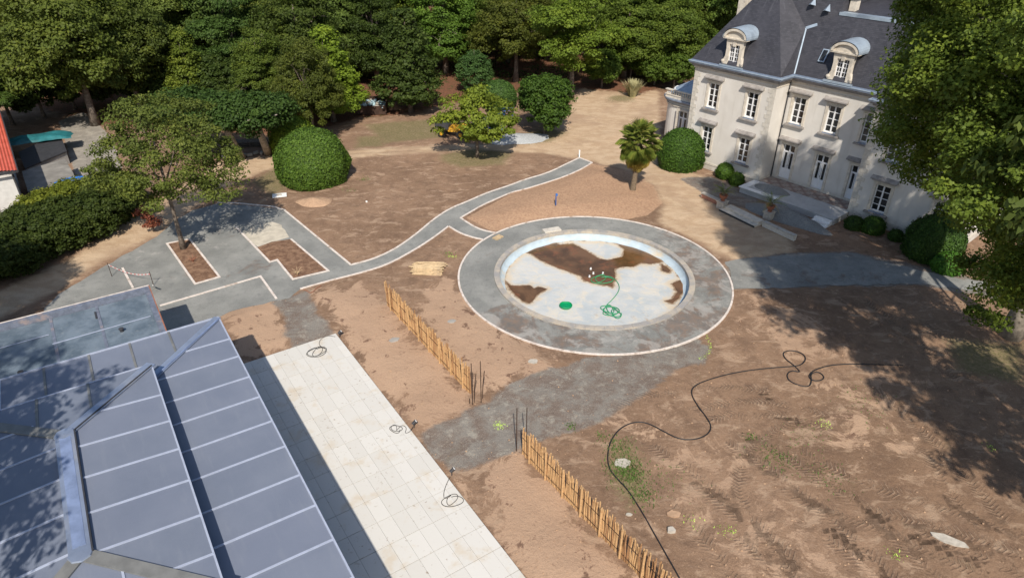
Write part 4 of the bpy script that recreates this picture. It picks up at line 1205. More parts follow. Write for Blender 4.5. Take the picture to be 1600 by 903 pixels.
def CL(u, v, z): p = CHA + CD1 * u + CNO * v; return Vector((p.x, p.y, z))


tag(mound('gravel_pile', CL(1.35, 2.7, .44), 1.5, .75, .42, M['gravelpile'], 2, ca), 'small heap of grey gravel on the pale entrance platform', 'gravel pile')
tag(mound('gravel_pile', CL(4.4, 5.7, 0), 3.6, 1.15, .75, M['gravelpile'], 5, ca), 'long dark gravel heap in the tree shade before the entrance platform', 'gravel pile')
tag(mound('sand_pile', at(492, 316, gh(-16, 48)), 1.4, .95, .35, M['sandpile'], 8), 'small tan sand heap on the bare soil below the big clipped dome', 'sand pile')
lw = empty('low_garden_wall', CHA, ca); tag(lw, 'low brick garden wall with pale capping and steps facing the chateau entrance', 'wall')
segs = [((-2.0, 7.35), (.45, 7.7)), ((4.2, 8.3), (7.0, 8.7))]
for si, (a, b) in enumerate(segs):
    a3 = Vector((a[0], -a[1], 0)); b3 = Vector((b[0], -b[1], 0)); d = b3 - a3; L_ = d.length; an_ = math.atan2(d.y, d.x); Mx = Matrix.Translation(a3) @ Matrix.Rotation(an_, 4, 'Z')
    MB().box(0, L_, -.13, .13, 0, .34, Mx).build('wall_core', M['quoin'], lw)
    x = 0
    while x < L_:
        MB().box(x + .004, min(x + .6, L_) - .004, -.18, .18, .34, .42, Mx).build('capping_stone', M['rock'], lw); x += .6
    if si == 0:
        bme = MB().box(0, .215, -.012, 0, 0, .07).mesh('brick'); bme.materials.append(M['brick'])
        for r in range(4):
            for k in range(int(L_ / .225)):
                p = Mx @ Vector((k * .225 + (.11 if r % 2 else 0), -.131, .01 + r * .08)); o = linkobj('brick', bme, lw, p, (0, 0, an_))
st = empty('garden_steps', CHA, ca); tag(st, 'two long pale stone steps between the potted plants below the chateau', 'steps')
Mx = Matrix.Translation((.6, -7.75, 0)) @ Matrix.Rotation(math.atan2(-.55, 3.4), 4, 'Z')
MB().box(0, 3.5, -.75, .35, 0, .14, Mx).build('step', M['cream_stone'], st); MB().box(.1, 3.4, -.32, .36, .142, .30, Mx).build('step', M['cream_stone'], st)
MB().box(-.02, 3.52, -.80, -.752, .0, .11, Mx).build('riser', M['dark'], st)


# potted cycads on plinths
def frondmesh(L_, w, droop, seed, ln=12):
    mb = MB(); rnd = random.Random(seed)
    pts = [Vector((L_ * t, 0, L_ * (.55 * t - droop * t * t))) for t in [i / ln for i in range(ln + 1)]]
    mb.tube(pts, [.012 * (1 - i / (ln + 3)) for i in range(ln + 1)], 3)
    for i in range(2, ln + 1):
        p = pts[i]; l = w * sin(pi * (i / (ln + 1)) ** .8) + .03
        for s in (-1, 1):
            mb.add([p, p + Vector((.05, s * l, -.25 * l)), p + Vector((.04, 0, 0))], [(0, 1, 2) if s > 0 else (2, 1, 0)])
    return mb


def set_tone(me, fn):
    a = me.attributes.new('tone', 'FLOAT', 'FACE'); a.data.foreach_set('value', np.array([fn(i) for i in range(len(me.polygons))], np.float32))


def potplant(u, v, lab, dead=.3, s=1.0):
    o = empty('potted_plant', CL(u, v, 0), ca); tag(o, lab, 'potted plant', 'potted plants at the garden steps')
    MB().box(-.3, .3, -.3, .3, 0, .55).build('plinth', M['rock'], o); MB().box(-.36, .36, -.36, .36, .55, .62).build('plinth_cap', M['rock'], o)
    MB().lathe([(.16, .62), (.18, .66), (.1, .72), (.27, .88), (.31, 1.05), (.34, 1.08), (.34, 1.13), (.28, 1.13), (.27, 1.08), (.01, 1.06)], n=16).build('urn', M['terracotta'], o)
    mes = []
    for k in range(2):
        me = frondmesh(.95 * s, .16, .55, k).mesh('frond'); me.materials.append(M['palm_leaf'] if k == 0 else M['frond_dead']); set_tone(me, lambda i: random.random()); mes.append(me)
    MB().lathe([(.1, 1.05), (.12, 1.3), (.05, 1.38)], n=8).build('stem', M['palm_bark'], o)
    for i in range(22):
        dd = random.random() < dead and i % 2; f = linkobj('frond', mes[1 if dd else 0], o, (0, 0, 1.3), (0, (-.15 if not dd else .45) + random.uniform(-.5, .35), i * 2.4 + random.random()), [random.uniform(.75, 1.1)] * 3)
        f.color = (1.5, 1.7, 1.2, 1)


potplant(.3, 7.95, 'cycad in terracotta urn on stone plinth at the left end of the steps')
potplant(3.75, 6.9, 'larger cycad with yellowing fronds in urn on plinth at the right of the steps', .45, 1.2)


# ------------------------------------------------------------ vegetation
def leafmesh(name, C, N, S, tone, mat, asp=.6, extra=None):
    """C centres Nx3, N normals, S sizes, tone -> diamond quads"""
    n = len(C); rng = np.random.default_rng(n)
    r = rng.normal(size=(n, 3)); N = N / (np.linalg.norm(N, axis=1, keepdims=True) + 1e-9)
    U = np.cross(N, r); U /= (np.linalg.norm(U, axis=1, keepdims=True) + 1e-9); W = np.cross(N, U)
    s = S[:, None] * .5
    bend = N * s * .35
    V = np.stack([C - U * s, C + W * s * asp + bend * .0, C + U * s - bend, C - W * s * asp], 1).reshape(-1, 3)
    Fi = np.arange(4 * n, dtype=np.int32)
    me = bpy.data.meshes.new(name); nv = len(V)
    ev, ef, et = extra if extra else ([], [], [])
    allv = np.vstack([V, np.array(ev)]) if len(ev) else V
    me.vertices.add(len(allv)); me.vertices.foreach_set('co', allv.astype(np.float32).ravel())
    loops = np.concatenate([Fi] + [np.array([i + nv for i in f], np.int32) for f in ef]) if len(ef) else Fi
    tot = np.concatenate([np.full(n, 4, np.int32), np.array([len(f) for f in ef], np.int32)]) if len(ef) else np.full(n, 4, np.int32)
    st_ = np.concatenate([[0], np.cumsum(tot)[:-1]]).astype(np.int32)
    me.loops.add(len(loops)); me.loops.foreach_set('vertex_index', loops)
    me.polygons.add(len(tot)); me.polygons.foreach_set('loop_start', st_); me.polygons.foreach_set('loop_total', tot)
    me.update(calc_edges=True)
    a = me.attributes.new('tone', 'FLOAT', 'FACE'); a.data.foreach_set('value', np.concatenate([tone, np.array(et)]).astype(np.float32))
    me.materials.append(mat); return me


def crown(name, seed, blobs, ncl, nlf, size, rc=.8, flat=.6, mat=None, up=.5, inner=.12, asp=.6, shell=(.72, 1.0)):
    """blobs: (x,y,z,rx,ry,rz). leaves gathered in clumps near the surface of the union"""
    rng = np.random.default_rng(seed); B = np.array(blobs, float)
    vol = (B[:, 3] * B[:, 4] * B[:, 5]) ** (2 / 3); pr = vol / vol.sum(); C = []; O = []
    while len(C) < ncl:
        k = rng.choice(len(B), p=pr); d = rng.normal(size=3); d /= np.linalg.norm(d)
        if d[2] < -.55 and rng.random() < .6: continue
        rr = rng.uniform(*shell) if rng.random() > inner else rng.uniform(.2, .7)
        lob = 1 + .16 * mn.noise((d[0] * 2.3 + seed, d[1] * 2.3, d[2] * 2.3 + k)) + .1 * mn.noise((d[0] * 5, d[1] * 5 + seed, d[2] * 5))
        p = B[k, :3] + d * B[k, 3:] * rr * lob
        q = (p - B[:, :3]) / B[:, 3:]; inside = (np.linalg.norm(q, axis=1) < .62); inside[k] = False
        if inside.any() and rng.random() < .8: continue
        C.append(p); O.append(d)
    C = np.array(C); O = np.array(O); ct = rng.random(ncl); R_ = rc * rng.uniform(.55, 1.25, ncl)
    idx = np.repeat(np.arange(ncl), nlf); n = len(idx)
    off = rng.normal(size=(n, 3)); off /= np.linalg.norm(off, axis=1, keepdims=True); off *= (rng.random(n) ** .45)[:, None]
    P = C[idx] + off * R_[idx][:, None] * np.array([1, 1, flat])
    Nn = off * .6 + O[idx] * .4 + np.array([0, 0, up]) + rng.normal(size=(n, 3)) * .45
    tone = np.clip(.35 * ct[idx] + .25 * rng.random(n) + .28 * (off[:, 2] * .5 + .5) + .12, 0, 1)  # lit clump tops and shaded undersides are put into the leaf tone
    S = size * rng.uniform(.6, 1.35, n)
    return leafmesh(name, P, Nn, S, tone, mat or M['leaf'], asp), C


def trunk(mb, h, r, C, rng, lean=(0, 0), nb=14, z0=0, fork=.45):
    """tapered trunk with limbs reaching for the clumps"""
    top = Vector((lean[0], lean[1], h)); K = 8; pts = []
    for i in range(K + 1):
        t = i / K; pts.append(Vector((lean[0] * t + .12 * r * 6 * mn.noise((t * 3, r, 1)) * t, lean[1] * t + .1 * mn.noise((t * 3, r, 5)) * t, z0 + (h - z0) * t)))
    mb.tube(pts, [r * (1.35 if i == 0 else 1.0) * (1 - .75 * i / K) for i in range(K + 1)], 9)
    sel = [C[i] for i in rng.choice(len(C), min(nb, len(C)), replace=False)]
    for c in sel:
        c = Vector(c); t = min(.95, max(fork, (c.z * .55) / h)); k = t * K; i = int(k); b = pts[i].lerp(pts[min(i + 1, K)], k - i)
        mid = b.lerp(c, .5) + Vector((0, 0, .12 * (c - b).length)); r0 = r * (1 - .75 * t) * .62
        e = c
        mb.tube([b, b.lerp(mid, .6), mid, mid.lerp(e, .6), e], [r0, r0 * .75, r0 * .5, r0 * .3, r0 * .08], 5)
        for s in range(3):
            st2 = mid.lerp(e, .2 + .25 * s); dr = Vector(rng.normal(size=3)) * (c - b).length * .16
            mb.tube([st2, st2 + dr * .6 + Vector((0, 0, .1)), st2 + dr], [r0 * .3, r0 * .18, r0 * .04], 4)


def make_tree(name, seed, h, blobs, ncl, nlf, size, rc, r, mat=None, bark=None, lean=(0, 0), nb=14, **kw):
    rng = np.random.default_rng(seed + 99)
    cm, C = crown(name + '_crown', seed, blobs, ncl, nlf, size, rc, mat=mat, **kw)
    mb = MB(); trunk(mb, h, r, C, rng, lean, nb); tm_ = mb.mesh(name + '_trunk'); tm_.materials.append(bark or M['bark']); tm_.shade_smooth()
    return cm, tm_


def tree(name, proto, loc, s, rz, col, label, group=None, cat='tree', sz=None):
    o = empty(name, loc, rz); o.scale = (s, s, sz or s)
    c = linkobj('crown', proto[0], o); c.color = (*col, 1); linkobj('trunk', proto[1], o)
    tag(o, label, cat, group); return o


# prototypes, unit metres
PA = make_tree('broad', 11, 11, [(0, 0, 8.5, 4.6, 4.6, 4.2), (2.6, 1, 6.2, 3.2, 3, 3), (-2.6, -1, 6.4, 3.3, 3.1, 3.2), (.5, -2.8, 5.4, 3.1, 2.8, 2.8), (0, 2.8, 6.8, 3.2, 2.8, 3.2)], 300, 170, .27, 1.2, .34, flat=.55, shell=(.7, 1.05))
PB = make_tree('tall', 12, 14, [(0, 0, 12.6, 3.0, 3.0, 3.6), (0, 0, 9, 4.2, 4.0, 3.6), (1.8, -1.5, 5.4, 3, 3, 3.0), (-2, 1, 5.4, 3, 3, 3.2), (.2, .4, 3.6, 2.8, 2.8, 2.4)], 310, 165, .27, 1.15, .38, flat=.55, shell=(.7, 1.08))
PC = make_tree('layered', 13, 13, [(0, 0, 12.5, 2.6, 2.6, 1.5), (1.8, .5, 10, 3, 2.8, 1.3), (-2.2, -.5, 9, 3, 2.8, 1.2), (1.5, -2, 7, 3.4, 3, 1.2), (-2, -1.6, 6, 3, 2.8, 1.1), (.5, 2.2, 7.6, 3.2, 2.8, 1.3), (0, -1, 4.4, 2.6, 2.4, .9)], 300, 120, .25, 1.05, .28, flat=.42, up=.9)
PO = make_tree('open', 18, 11, [(0, 0, 8.5, 4.8, 4.8, 4.0), (3, 1, 6.4, 3.2, 3, 2.6), (-3, -1, 6.6, 3.3, 3.1, 2.6), (.5, -3.4, 6.0, 3.1, 2.8, 2.4), (0, 3.2, 7.4, 3.2, 2.8, 2.6)], 125, 150, .26, 1.0, .34, flat=.5, shell=(.6, 1.1), inner=.25)
PD = make_tree('conic', 14, 9, [(0, 0, 2.6, 2.9, 2.9, 1.7), (0, 0, 4.6, 2.3, 2.3, 1.7), (0, 0, 6.6, 1.6, 1.6, 1.6), (0, 0, 8.4, .9, .9, 1.3)], 420, 60, .24, .6, .2)
PE = make_tree('bushy', 15, 4.6, [(0, 0, 3.0, 2.3, 2.3, 1.9), (1.2, -.5, 2.3, 1.5, 1.4, 1.3), (-1.1, .5, 2.4, 1.5, 1.5, 1.3), (.1, -.9, 3.8, 1.2, 1.2, 1.1)], 330, 60, .22, .5, .13)
PG = make_tree('spread', 17, 4.6, [(0, 0, 3.0, 2.3, 2.3, 1.5), (1.4, -.5, 2.5, 1.4, 1.4, .9), (-1.4, .4, 2.6, 1.4, 1.4, .9), (.1, -1.2, 2.4, 1.4, 1.2, .9), (0, .2, 4.0, 1.0, 1.0, .8)], 95, 120, .20, .6, .12, nb=20, flat=.45, shell=(.6, 1.1))
PF = make_tree('oval', 16, 5, [(0, 0, 2.6, 1.6, 1.6, 2.3)], 220, 70, .16, .4, .12, shell=(.85, 1.0))

# big oak on the right and the street tree on the left, grown for their own places
BT = at(1578, 525)
OB = [(1488, 60, 33, 2.6), (1560, 30, 32, 4.0), (1448, 130, 33, 1.9), (1520, 130, 31, 3.4), (1590, 150, 30, 4.0), (1418, 190, 33, 1.4), (1455, 210, 33, 2.3), (1530, 240, 31, 2.8), (1600, 260, 29, 3.2), (1435, 262, 33, 1.3),
      (1495, 295, 32, 1.5), (1560, 330, 31, 2.3), (1610, 360, 29, 2.4), (1545, 395, 31, 1.4), (1512, 425, 31, .9), (1580, 430, 30, 1.7), (1560, 480, 30, 1.2), (1610, 470, 29, 1.8), (1560, -60, 33, 4.5), (1620, -40, 30, 5.0), (1520, -30, 36, 3.0), (1490, 130, 28.3, 2.4), (1530, 90, 29.5, 2.8), (1560, 300, 23.5, 2.5), (1442, 200, 30.5, 1.9), (1610, 440, 22.5, 1.5), (1560, 200, 26, 2.4)]
bigblobs = []
for x_, y_, Y_, r_ in OB:
    dd_ = CX * (x_ - IW / 2) + CU * (IH / 2 - y_) + cf * FPX
    q_ = Vector((0, 0, CAM_H)) + dd_ * (Y_ / dd_.y) - BT; bigblobs.append((q_.x, q_.y, q_.z, r_, r_, r_ * .8))
bigblobs += [(19.8 - BT.x, 24.5 - BT.y, 18, 3.5, 3.5, 2.6), (19.2 - BT.x, 28 - BT.y, 15.8, 2.9, 2.9, 2.2), (21 - BT.x, 26 - BT.y, 13, 2.6, 2.6, 2.0), (-2, 5.5, 15, 4, 3.6, 3.4), (2, 7, 15, 4, 3.6, 3.6), (1, 1, 15, 4, 4, 3.5)]
BIG = make_tree('oak', 21, 19, bigblobs, 1350, 160, .18, .9, .48, nb=60, flat=.55, bark=M['bark_pale'], inner=.16)
tree('oak_tree', BIG, BT, 1, 0, (1.4, 1.42, .95), 'large leafy oak filling the right side in front of the chateau')
LT = at(287, 389)
lb = [(0, 0, 6.6, 3.6, 3.4, 2.6), (-2.6, .6, 6.0, 2.4, 2.4, 1.9), (2.8, .8, 6.2, 2.4, 2.4, 1.7), (-.5, .8, 8.8, 2.4, 2.4, 1.9), (2.0, 2.2, 8.0, 2.2, 2.2, 1.8), (3.6, -.2, 4.6, 1.4, 1.4, .8), (-3.4, .2, 5.2, 1.6, 1.6, 1.1), (.2, -2, 5.0, 1.8, 1.6, 1.0)]
LTR = make_tree('parkoak', 22, 8, lb, 200, 150, .18, .85, .17, nb=11, flat=.5, bark=M['bark'])
o = tree('park_tree', LTR, LT, 1, 0, (1.3, 1.18, 1.1), 'olive green tree growing in the kerbed earth bed of the parking area')

rg = random.Random(5)
G1, G2, G3 = (1, 1, 1), (.72, .78, .75), (.42, .5, .5)
BR, OL, LM, DK, BG_ = (1.9, 1.75, 1.1), (1.0, .92, .8), (2.4, 2.1, 1.0), (.45, .52, .5), (.75, 1.05, 1.35)


def T_(name, P, px, py, s, col, label, sz=None, dz=0, group='park trees', cat='tree', rz=None):
    p = at(px, py); return tree(name, P, (p.x, p.y, dz), s, rg.uniform(0, 6) if rz is None else rz, col, label, group, cat, sz)


T_('oak_tree', PA, 150, 196, 1.15, (1.15, 1.08, .85), 'broad olive brown tree overhanging the grey road at upper left', 1.15)
T_('oak_tree', PA, 222, 178, .95, (.8, .78, .62), 'dark olive tree right of the grey road behind the olive tree in the bed', .98)
T_('dark_fir', PC, -5, 235, .62, (.85, 1.0, .85), 'green layered tree beside the red corrugated roof', .62)
T_('young_tree', PD, 308, 178, .92, (1.35, 1.3, .8), 'pointed light green young tree above the flat topped plane trees', .9)
T_('maple_tree', PB, 420, 190, .62, (1.1, 1.12, .8), 'mid green rounded tree right of the pointed young tree', .58)
T_('lime_tree', PD, 522, 190, 1.22, (1.9, 1.95, .9), 'bright lime green pointed tree behind the brownish one', 1.0)
T_('bronze_tree', PA, 492, 220, .55, (.95, .85, .65), 'brownish olive tree in front of the bright lime tree', .74)
T_('yew_tree', PD, 642, 176, 1.28, (.62, .68, .6), 'wide dark drooping conifer at the middle of the far lawn', 1.12)
T_('plane_tree', PB, 697, 115, .95, (1.1, 1.4, .9), 'tall fresh green tree with pale trunk behind the dark conifer', .85)
T_('holly_tree', PF, 742, 146, 1.25, BG_, 'round blue green tree behind the yellow green tree', .98)
T_('maple_tree', PG, 746, 246, 1.32, (1.9, 1.75, .95), 'small yellow green tree standing by the dirt track', 1.3, rz=.4)
T_('magnolia_tree', PE, 850, 209, 1.2, (.62, .85, .55), 'dark glossy magnolia right of the yellow green tree', 1.2)
T_('pine_tree', PC, 892, 153, 1.06, (1.55, 1.6, .9), 'tall layered bright green tree with bare straight trunk', 1.05)
T_('cedar_tree', PA, 806, 128, .95, (1.0, .85, .62), 'brownish spreading tree with bare twigs left of the layered tree', .9)
T_('oak_tree', PA, 975, 122, .98, (1.15, 1.2, .8), 'rounded green oak between the layered tree and the chateau', .8)
T_('oak_tree', PA, 1040, 128, .92, (1.1, 1.15, .75), 'green oak close to the chateau roof edge, nearest the rounded wing', .82)
T_('oak_tree', PB, 1090, 90, .95, (1.15, 1.05, .7), 'green tree with a russet patch beside the chateau roof', .8)
T_('dark_fir', PC, 385, 150, .9, (.75, .95, .95), 'dull grey green tree behind the mid green rounded tree', .85)
T_('oak_tree', PA, 480, 160, .95, (.72, .74, .58), 'dark brownish tree standing behind the lime green tree', .95)
T_('oak_tree', PB, 590, 130, .8, (.55, .62, .5), 'dark narrow tree above the rubble skip', .8)
# forest behind, row by row
rows = [(118, -40, 1240, 14), (95, -60, 1260, 15), (70, -60, 1400, 15), (40, -60, 1560, 15), (8, -80, 1660, 16)]
k = 0
for ri, (py, x0, x1, n) in enumerate(rows):
    for i in range(n):
        px = x0 + (x1 - x0) * (i + .5) / n + rg.uniform(-28, 28)
        if ri == 0 and 560 < px < 1130: continue
        if ri == 1 and 600 < px < 760: continue
        P = [PA, PB, PA, PB, PC][rg.randrange(5)]
        p = at(px, py + rg.uniform(-7, 7))
        dm = rg.choice([.7, .9, 1.1, 1.3, 1.5, 1.9]); lab = ['broad dark tree in the wood behind the park', 'tall slim crowned tree in the wood behind the park', 'layered dark tree in the wood behind the park'][0 if P is PA else 1 if P is PB else 2]
        LMK = ['at the left frame edge', 'above the red roof', 'above the teal tarp', 'above the head of the grey road', 'above the olive tree', 'above the pointed young tree', 'above the flat topped plane trees', 'above the mid green tree', 'above the lime green tree', 'above the rubble skip', 'above the dark conifer', 'above the blue green tree', 'above the yellow green tree', 'above the magnolia', 'above the layered bright tree', 'above the dry grass clump', 'above the rounded wing', 'left of the chateau roof', 'behind the chateau roof', 'behind the right end of the chateau', 'behind the large oak']
        lk = LMK[max(0, min(20, int((px + 20) / 72)))]
        lab = ['broad', 'tall slim', 'layered'][0 if P is PA else 1 if P is PB else 2] + ' tree, ' + ['front', 'second', 'third', 'fourth', 'last'][ri] + ' row of the wood, ' + lk
        warm = rg.uniform(.85, 1.15)
        s = rg.uniform(.95, 1.3) * (1.0 if ri < 3 else 1.15)
        grp = ['broad trees in the wood', 'tall trees in the wood', 'layered trees in the wood'][0 if P is PA else 1 if P is PB else 2]
        tree('forest_tree', P, (p.x, p.y, 0), s, rg.uniform(0, 6), (dm * warm, dm, dm * rg.uniform(.55, 1.1)), lab, grp, sz=s * rg.uniform(.85, 1.05)); k += 1
for i, (px, py, sc_) in enumerate([(20, 195, 1.0), (70, 185, .9), (118, 172, .9), (-30, 215, .9), (180, 168, .8), (232, 172, .8), (272, 168, .75), (350, 172, .8), (410, 180, .7), (455, 176, .7), (585, 118, .7), (660, 105, .6), (735, 105, .7), (940, 138, .62), (985, 124, .7), (1022, 134, .62), (1052, 140, .6), (1085, 118, .8)]):
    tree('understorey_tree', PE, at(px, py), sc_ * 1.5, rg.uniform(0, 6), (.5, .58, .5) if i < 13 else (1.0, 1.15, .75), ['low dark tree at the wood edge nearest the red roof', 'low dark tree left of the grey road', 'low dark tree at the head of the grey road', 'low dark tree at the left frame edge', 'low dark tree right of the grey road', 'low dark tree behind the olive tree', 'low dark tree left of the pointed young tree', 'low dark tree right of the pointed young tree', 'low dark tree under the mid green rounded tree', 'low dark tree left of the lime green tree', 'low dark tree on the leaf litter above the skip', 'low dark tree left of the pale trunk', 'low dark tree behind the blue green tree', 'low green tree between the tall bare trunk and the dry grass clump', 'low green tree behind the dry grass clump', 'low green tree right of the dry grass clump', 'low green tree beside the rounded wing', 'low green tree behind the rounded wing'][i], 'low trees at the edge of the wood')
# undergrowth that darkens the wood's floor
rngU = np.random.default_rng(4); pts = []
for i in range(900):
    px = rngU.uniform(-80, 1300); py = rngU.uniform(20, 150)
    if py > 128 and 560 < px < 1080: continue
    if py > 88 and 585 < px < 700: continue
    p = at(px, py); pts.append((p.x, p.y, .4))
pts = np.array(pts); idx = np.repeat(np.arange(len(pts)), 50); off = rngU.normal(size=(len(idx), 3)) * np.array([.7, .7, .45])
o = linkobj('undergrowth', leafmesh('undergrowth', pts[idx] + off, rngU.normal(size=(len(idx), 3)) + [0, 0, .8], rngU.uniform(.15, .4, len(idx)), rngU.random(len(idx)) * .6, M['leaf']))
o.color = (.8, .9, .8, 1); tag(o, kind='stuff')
# trees outside the left edge and behind the camera whose shade reaches the panelled roof
for (x, y, s, sz, P, lab) in ((-20.0, 8.2, 1.12, 1.62, PO, 'tall tree standing left of the camera by the panelled roof'), (-31, 27, .8, .95, PA, 'broad tree between the dark hedge and the flat roofed building'), (22.4, 19.6, 1.15, 1.75, PO, 'tall tree just outside the field at lower right'), (24.6, 12.8, .95, 1.2, PO, 'slimmer tree outside the field at the lower right corner')):
    tree('oak_tree', P, (x, y, 0), s, 1.0, G1, lab, 'trees round the edge of the works', sz=sz)


# pollarded plane trees with flat leafy tops
def pollard(px, py, tx, ty, lab, rz, w=1.0):
    p = at(px, py); o = empty('pollard_tree', p); o['group'] = 'flat topped plane trees'
    tag(o, lab, 'tree', 'flat topped plane trees')
    q = at(tx, ty, 3.6); d = q - p; mb = MB()
    mb.tube([Vector((0, 0, 0)), Vector((d.x * .35, d.y * .35, 1.2)), Vector((d.x * .8, d.y * .8, 2.7)), Vector((d.x, d.y, 3.8))], [.42, .34, .3, .26], 10)
    rr = np.random.default_rng(int(px)); Cn = []
    for k in range(9):
        a = k * .7 + rr.uniform(-.2, .2); e = Vector((d.x + 2.6 * cos(a), d.y + 2.4 * sin(a), 4.3 + rr.uniform(0, .9))); mb.tube([Vector((d.x, d.y, 3.5)), Vector((d.x, d.y, 3.7)).lerp(e, .5) + Vector((0, 0, .2)), e], [.17, .12, .05], 6)
    mb.build('trunk', M['bark_pale'], o, smooth=True)
    cm, C = crown('pollard_crown', int(px), [(d.x, d.y, 4.7, 2.5 * w, 2.4, 1.5), (d.x + 1.5, d.y + .6, 4.8, 1.6, 1.7, 1.3), (d.x - 1.6, d.y, 4.6, 1.7, 1.7, 1.2)], 170, 110, .27, .8, mat=M['leaf'], flat=.7)
    c = linkobj('crown', cm, o); c.color = (.55, .74, .72, 1)


pollard(378, 248, 352, 198, 'left flat topped plane tree with leaning peeling trunk', 0)
pollard(420, 242, 402, 195, 'right flat topped plane tree with white mark on its trunk', 1)
pollard(318, 236, 300, 188, 'flat topped plane tree mostly behind the olive tree in the bed', 2)


# clipped domes
def dome(name, loc, rx, ry, h, nl, size, col, lab, cat='topiary', seed=1, shape=1.0, group=None, lump=.065):
    rng = np.random.default_rng(seed); th = rng.uniform(0, 2 * pi, nl); z = rng.random(nl) ** .9
    # profile: bulging egg resting on the ground
    def rad(t): return np.sqrt(np.clip(1 - ((t - .33) / .67) ** 2, 0, 1)) ** (.9 * shape)
    lb = np.array([1 + lump * mn.noise((cos(a) * 3 + seed, sin(a) * 3, zz * 4)) * 2 for a, zz in zip(th, z)])
    # more samples where area is larger, including top
    zt = 1 - (1 - z) ** 1.0; r = rad(zt) * lb
    P = np.stack([rx * r * np.cos(th), ry * r * np.sin(th), h * zt], 1)
    up = (zt - .33) / .67; Nn = np.stack([np.cos(th) * r / rx, np.sin(th) * r / ry, up / h * 1.3], 1); Nn /= np.linalg.norm(Nn, axis=1, keepdims=True)
    P += Nn * (rng.uniform(-.10, .05, nl) + np.where(rng.random(nl) < .03, rng.uniform(.05, .22, nl), 0))[:, None] * (rx / 2) ** .3
    Nr = Nn + rng.normal(size=(nl, 3)) * .38
    # core
    ev = []; ef = []; n = 28; m_ = 12
    for j in range(m_ + 1):
        t = j / m_ * .985; rr = float(rad(np.array([t]))[0]) * .955
        for i in range(n): a = 2 * pi * i / n; ev.append((rx * rr * cos(a), ry * rr * sin(a), h * t * .985))
    for j in range(m_):
        for i in range(n): ef.append((j * n + i, j * n + (i + 1) % n, (j + 1) * n + (i + 1) % n, (j + 1) * n + i))
    ef.append(tuple(m_ * n + i for i in range(n)))
    me = leafmesh(name, P, Nr, size * rng.uniform(.6, 1.3, nl), np.clip(rng.random(nl) * .8 + .1, 0, 1), M['leaf_fine'], .65, (ev, ef, [.05] * len(ef)))
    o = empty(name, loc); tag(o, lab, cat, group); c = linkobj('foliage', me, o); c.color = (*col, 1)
    mb = MB().tube([(0, 0, -.1), (0, 0, h * .4)], [.12, .08], 6).build('stem', M['bark'], o)
    return o


p = at(500, 268); dome('topiary_dome', (p.x + .05, p.y - 1.9, 0), 3.0, 2.9, 4.35, 26000, .17, (1.05, 1.0, .8), 'large bright green clipped dome on the bare soil')
p = at(462, 238); dome('topiary_dome', (p.x, p.y, 0), 2.2, 2.0, 3.4, 9000, .18, (1.9, 1.5, .8), 'yellower clipped bush just behind the large dome', seed=2)
p = at(779, 168); dome('topiary_dome', (p.x, p.y, 0), 2.0, 1.9, 3.0, 8000, .17, (.75, .8, .9), 'small dark clipped dome behind the yellow green tree', seed=3)
p = at(1062, 262); dome('topiary_dome', (p.x, p.y + .3, 0), 2.05, 1.95, 3.4, 14000, .14, (.72, .8, .6), 'dark pointed clipped bush left of the chateau front', seed=4)
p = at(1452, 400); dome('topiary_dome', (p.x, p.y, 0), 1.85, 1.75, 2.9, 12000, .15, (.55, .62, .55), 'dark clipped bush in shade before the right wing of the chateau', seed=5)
p = at(1466, 412); dome('round_bush', (p.x, p.y - .9, 0), 1.0, .95, 1.3, 4000, .14, (.9, 1.2, .8), 'small lighter bush at the foot of the dark shaded bush', 'bush', seed=6, lump=.12)
for i, (x, y, r, h, lab, c, kk) in enumerate([(1131, 277, .75, 1.25, 'left of the two round bushes by the chateau corner', (.85, .9, .55), 'clipped bushes'), (1150, 288, .62, 1.0, 'smaller right one of the two round bushes by the chateau corner', (.8, .8, .5), 'clipped bushes'),
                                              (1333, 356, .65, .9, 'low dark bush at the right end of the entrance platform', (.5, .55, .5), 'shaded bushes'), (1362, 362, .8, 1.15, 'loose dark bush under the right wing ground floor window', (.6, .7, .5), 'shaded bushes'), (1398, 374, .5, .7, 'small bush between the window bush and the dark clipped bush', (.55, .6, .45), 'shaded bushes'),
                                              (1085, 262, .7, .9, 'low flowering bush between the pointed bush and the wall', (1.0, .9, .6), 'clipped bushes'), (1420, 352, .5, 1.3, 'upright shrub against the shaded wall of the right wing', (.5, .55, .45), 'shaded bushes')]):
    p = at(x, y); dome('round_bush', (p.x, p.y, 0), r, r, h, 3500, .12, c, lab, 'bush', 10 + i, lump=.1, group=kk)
# bright climbing shrub above the round bushes
cmx, C = crown('shrub_crown', 77, [(0, 0, 1.1, .8, .7, .6), (.4, .1, 1.4, .5, .5, .4)], 70, 40, .12, .28, mat=M['leaf'])
o = empty('flowering_shrub', at(1139, 268)); tag(o, 'loose light green shrub growing out behind the two round bushes', 'bush'); c = linkobj('crown', cmx, o); c.color = (2.0, 1.9, 1.2, 1); MB().tube([(0, 0, 0), (.05, 0, 1.1)], [.05, .03], 5).build('stem', M['bark'], o)

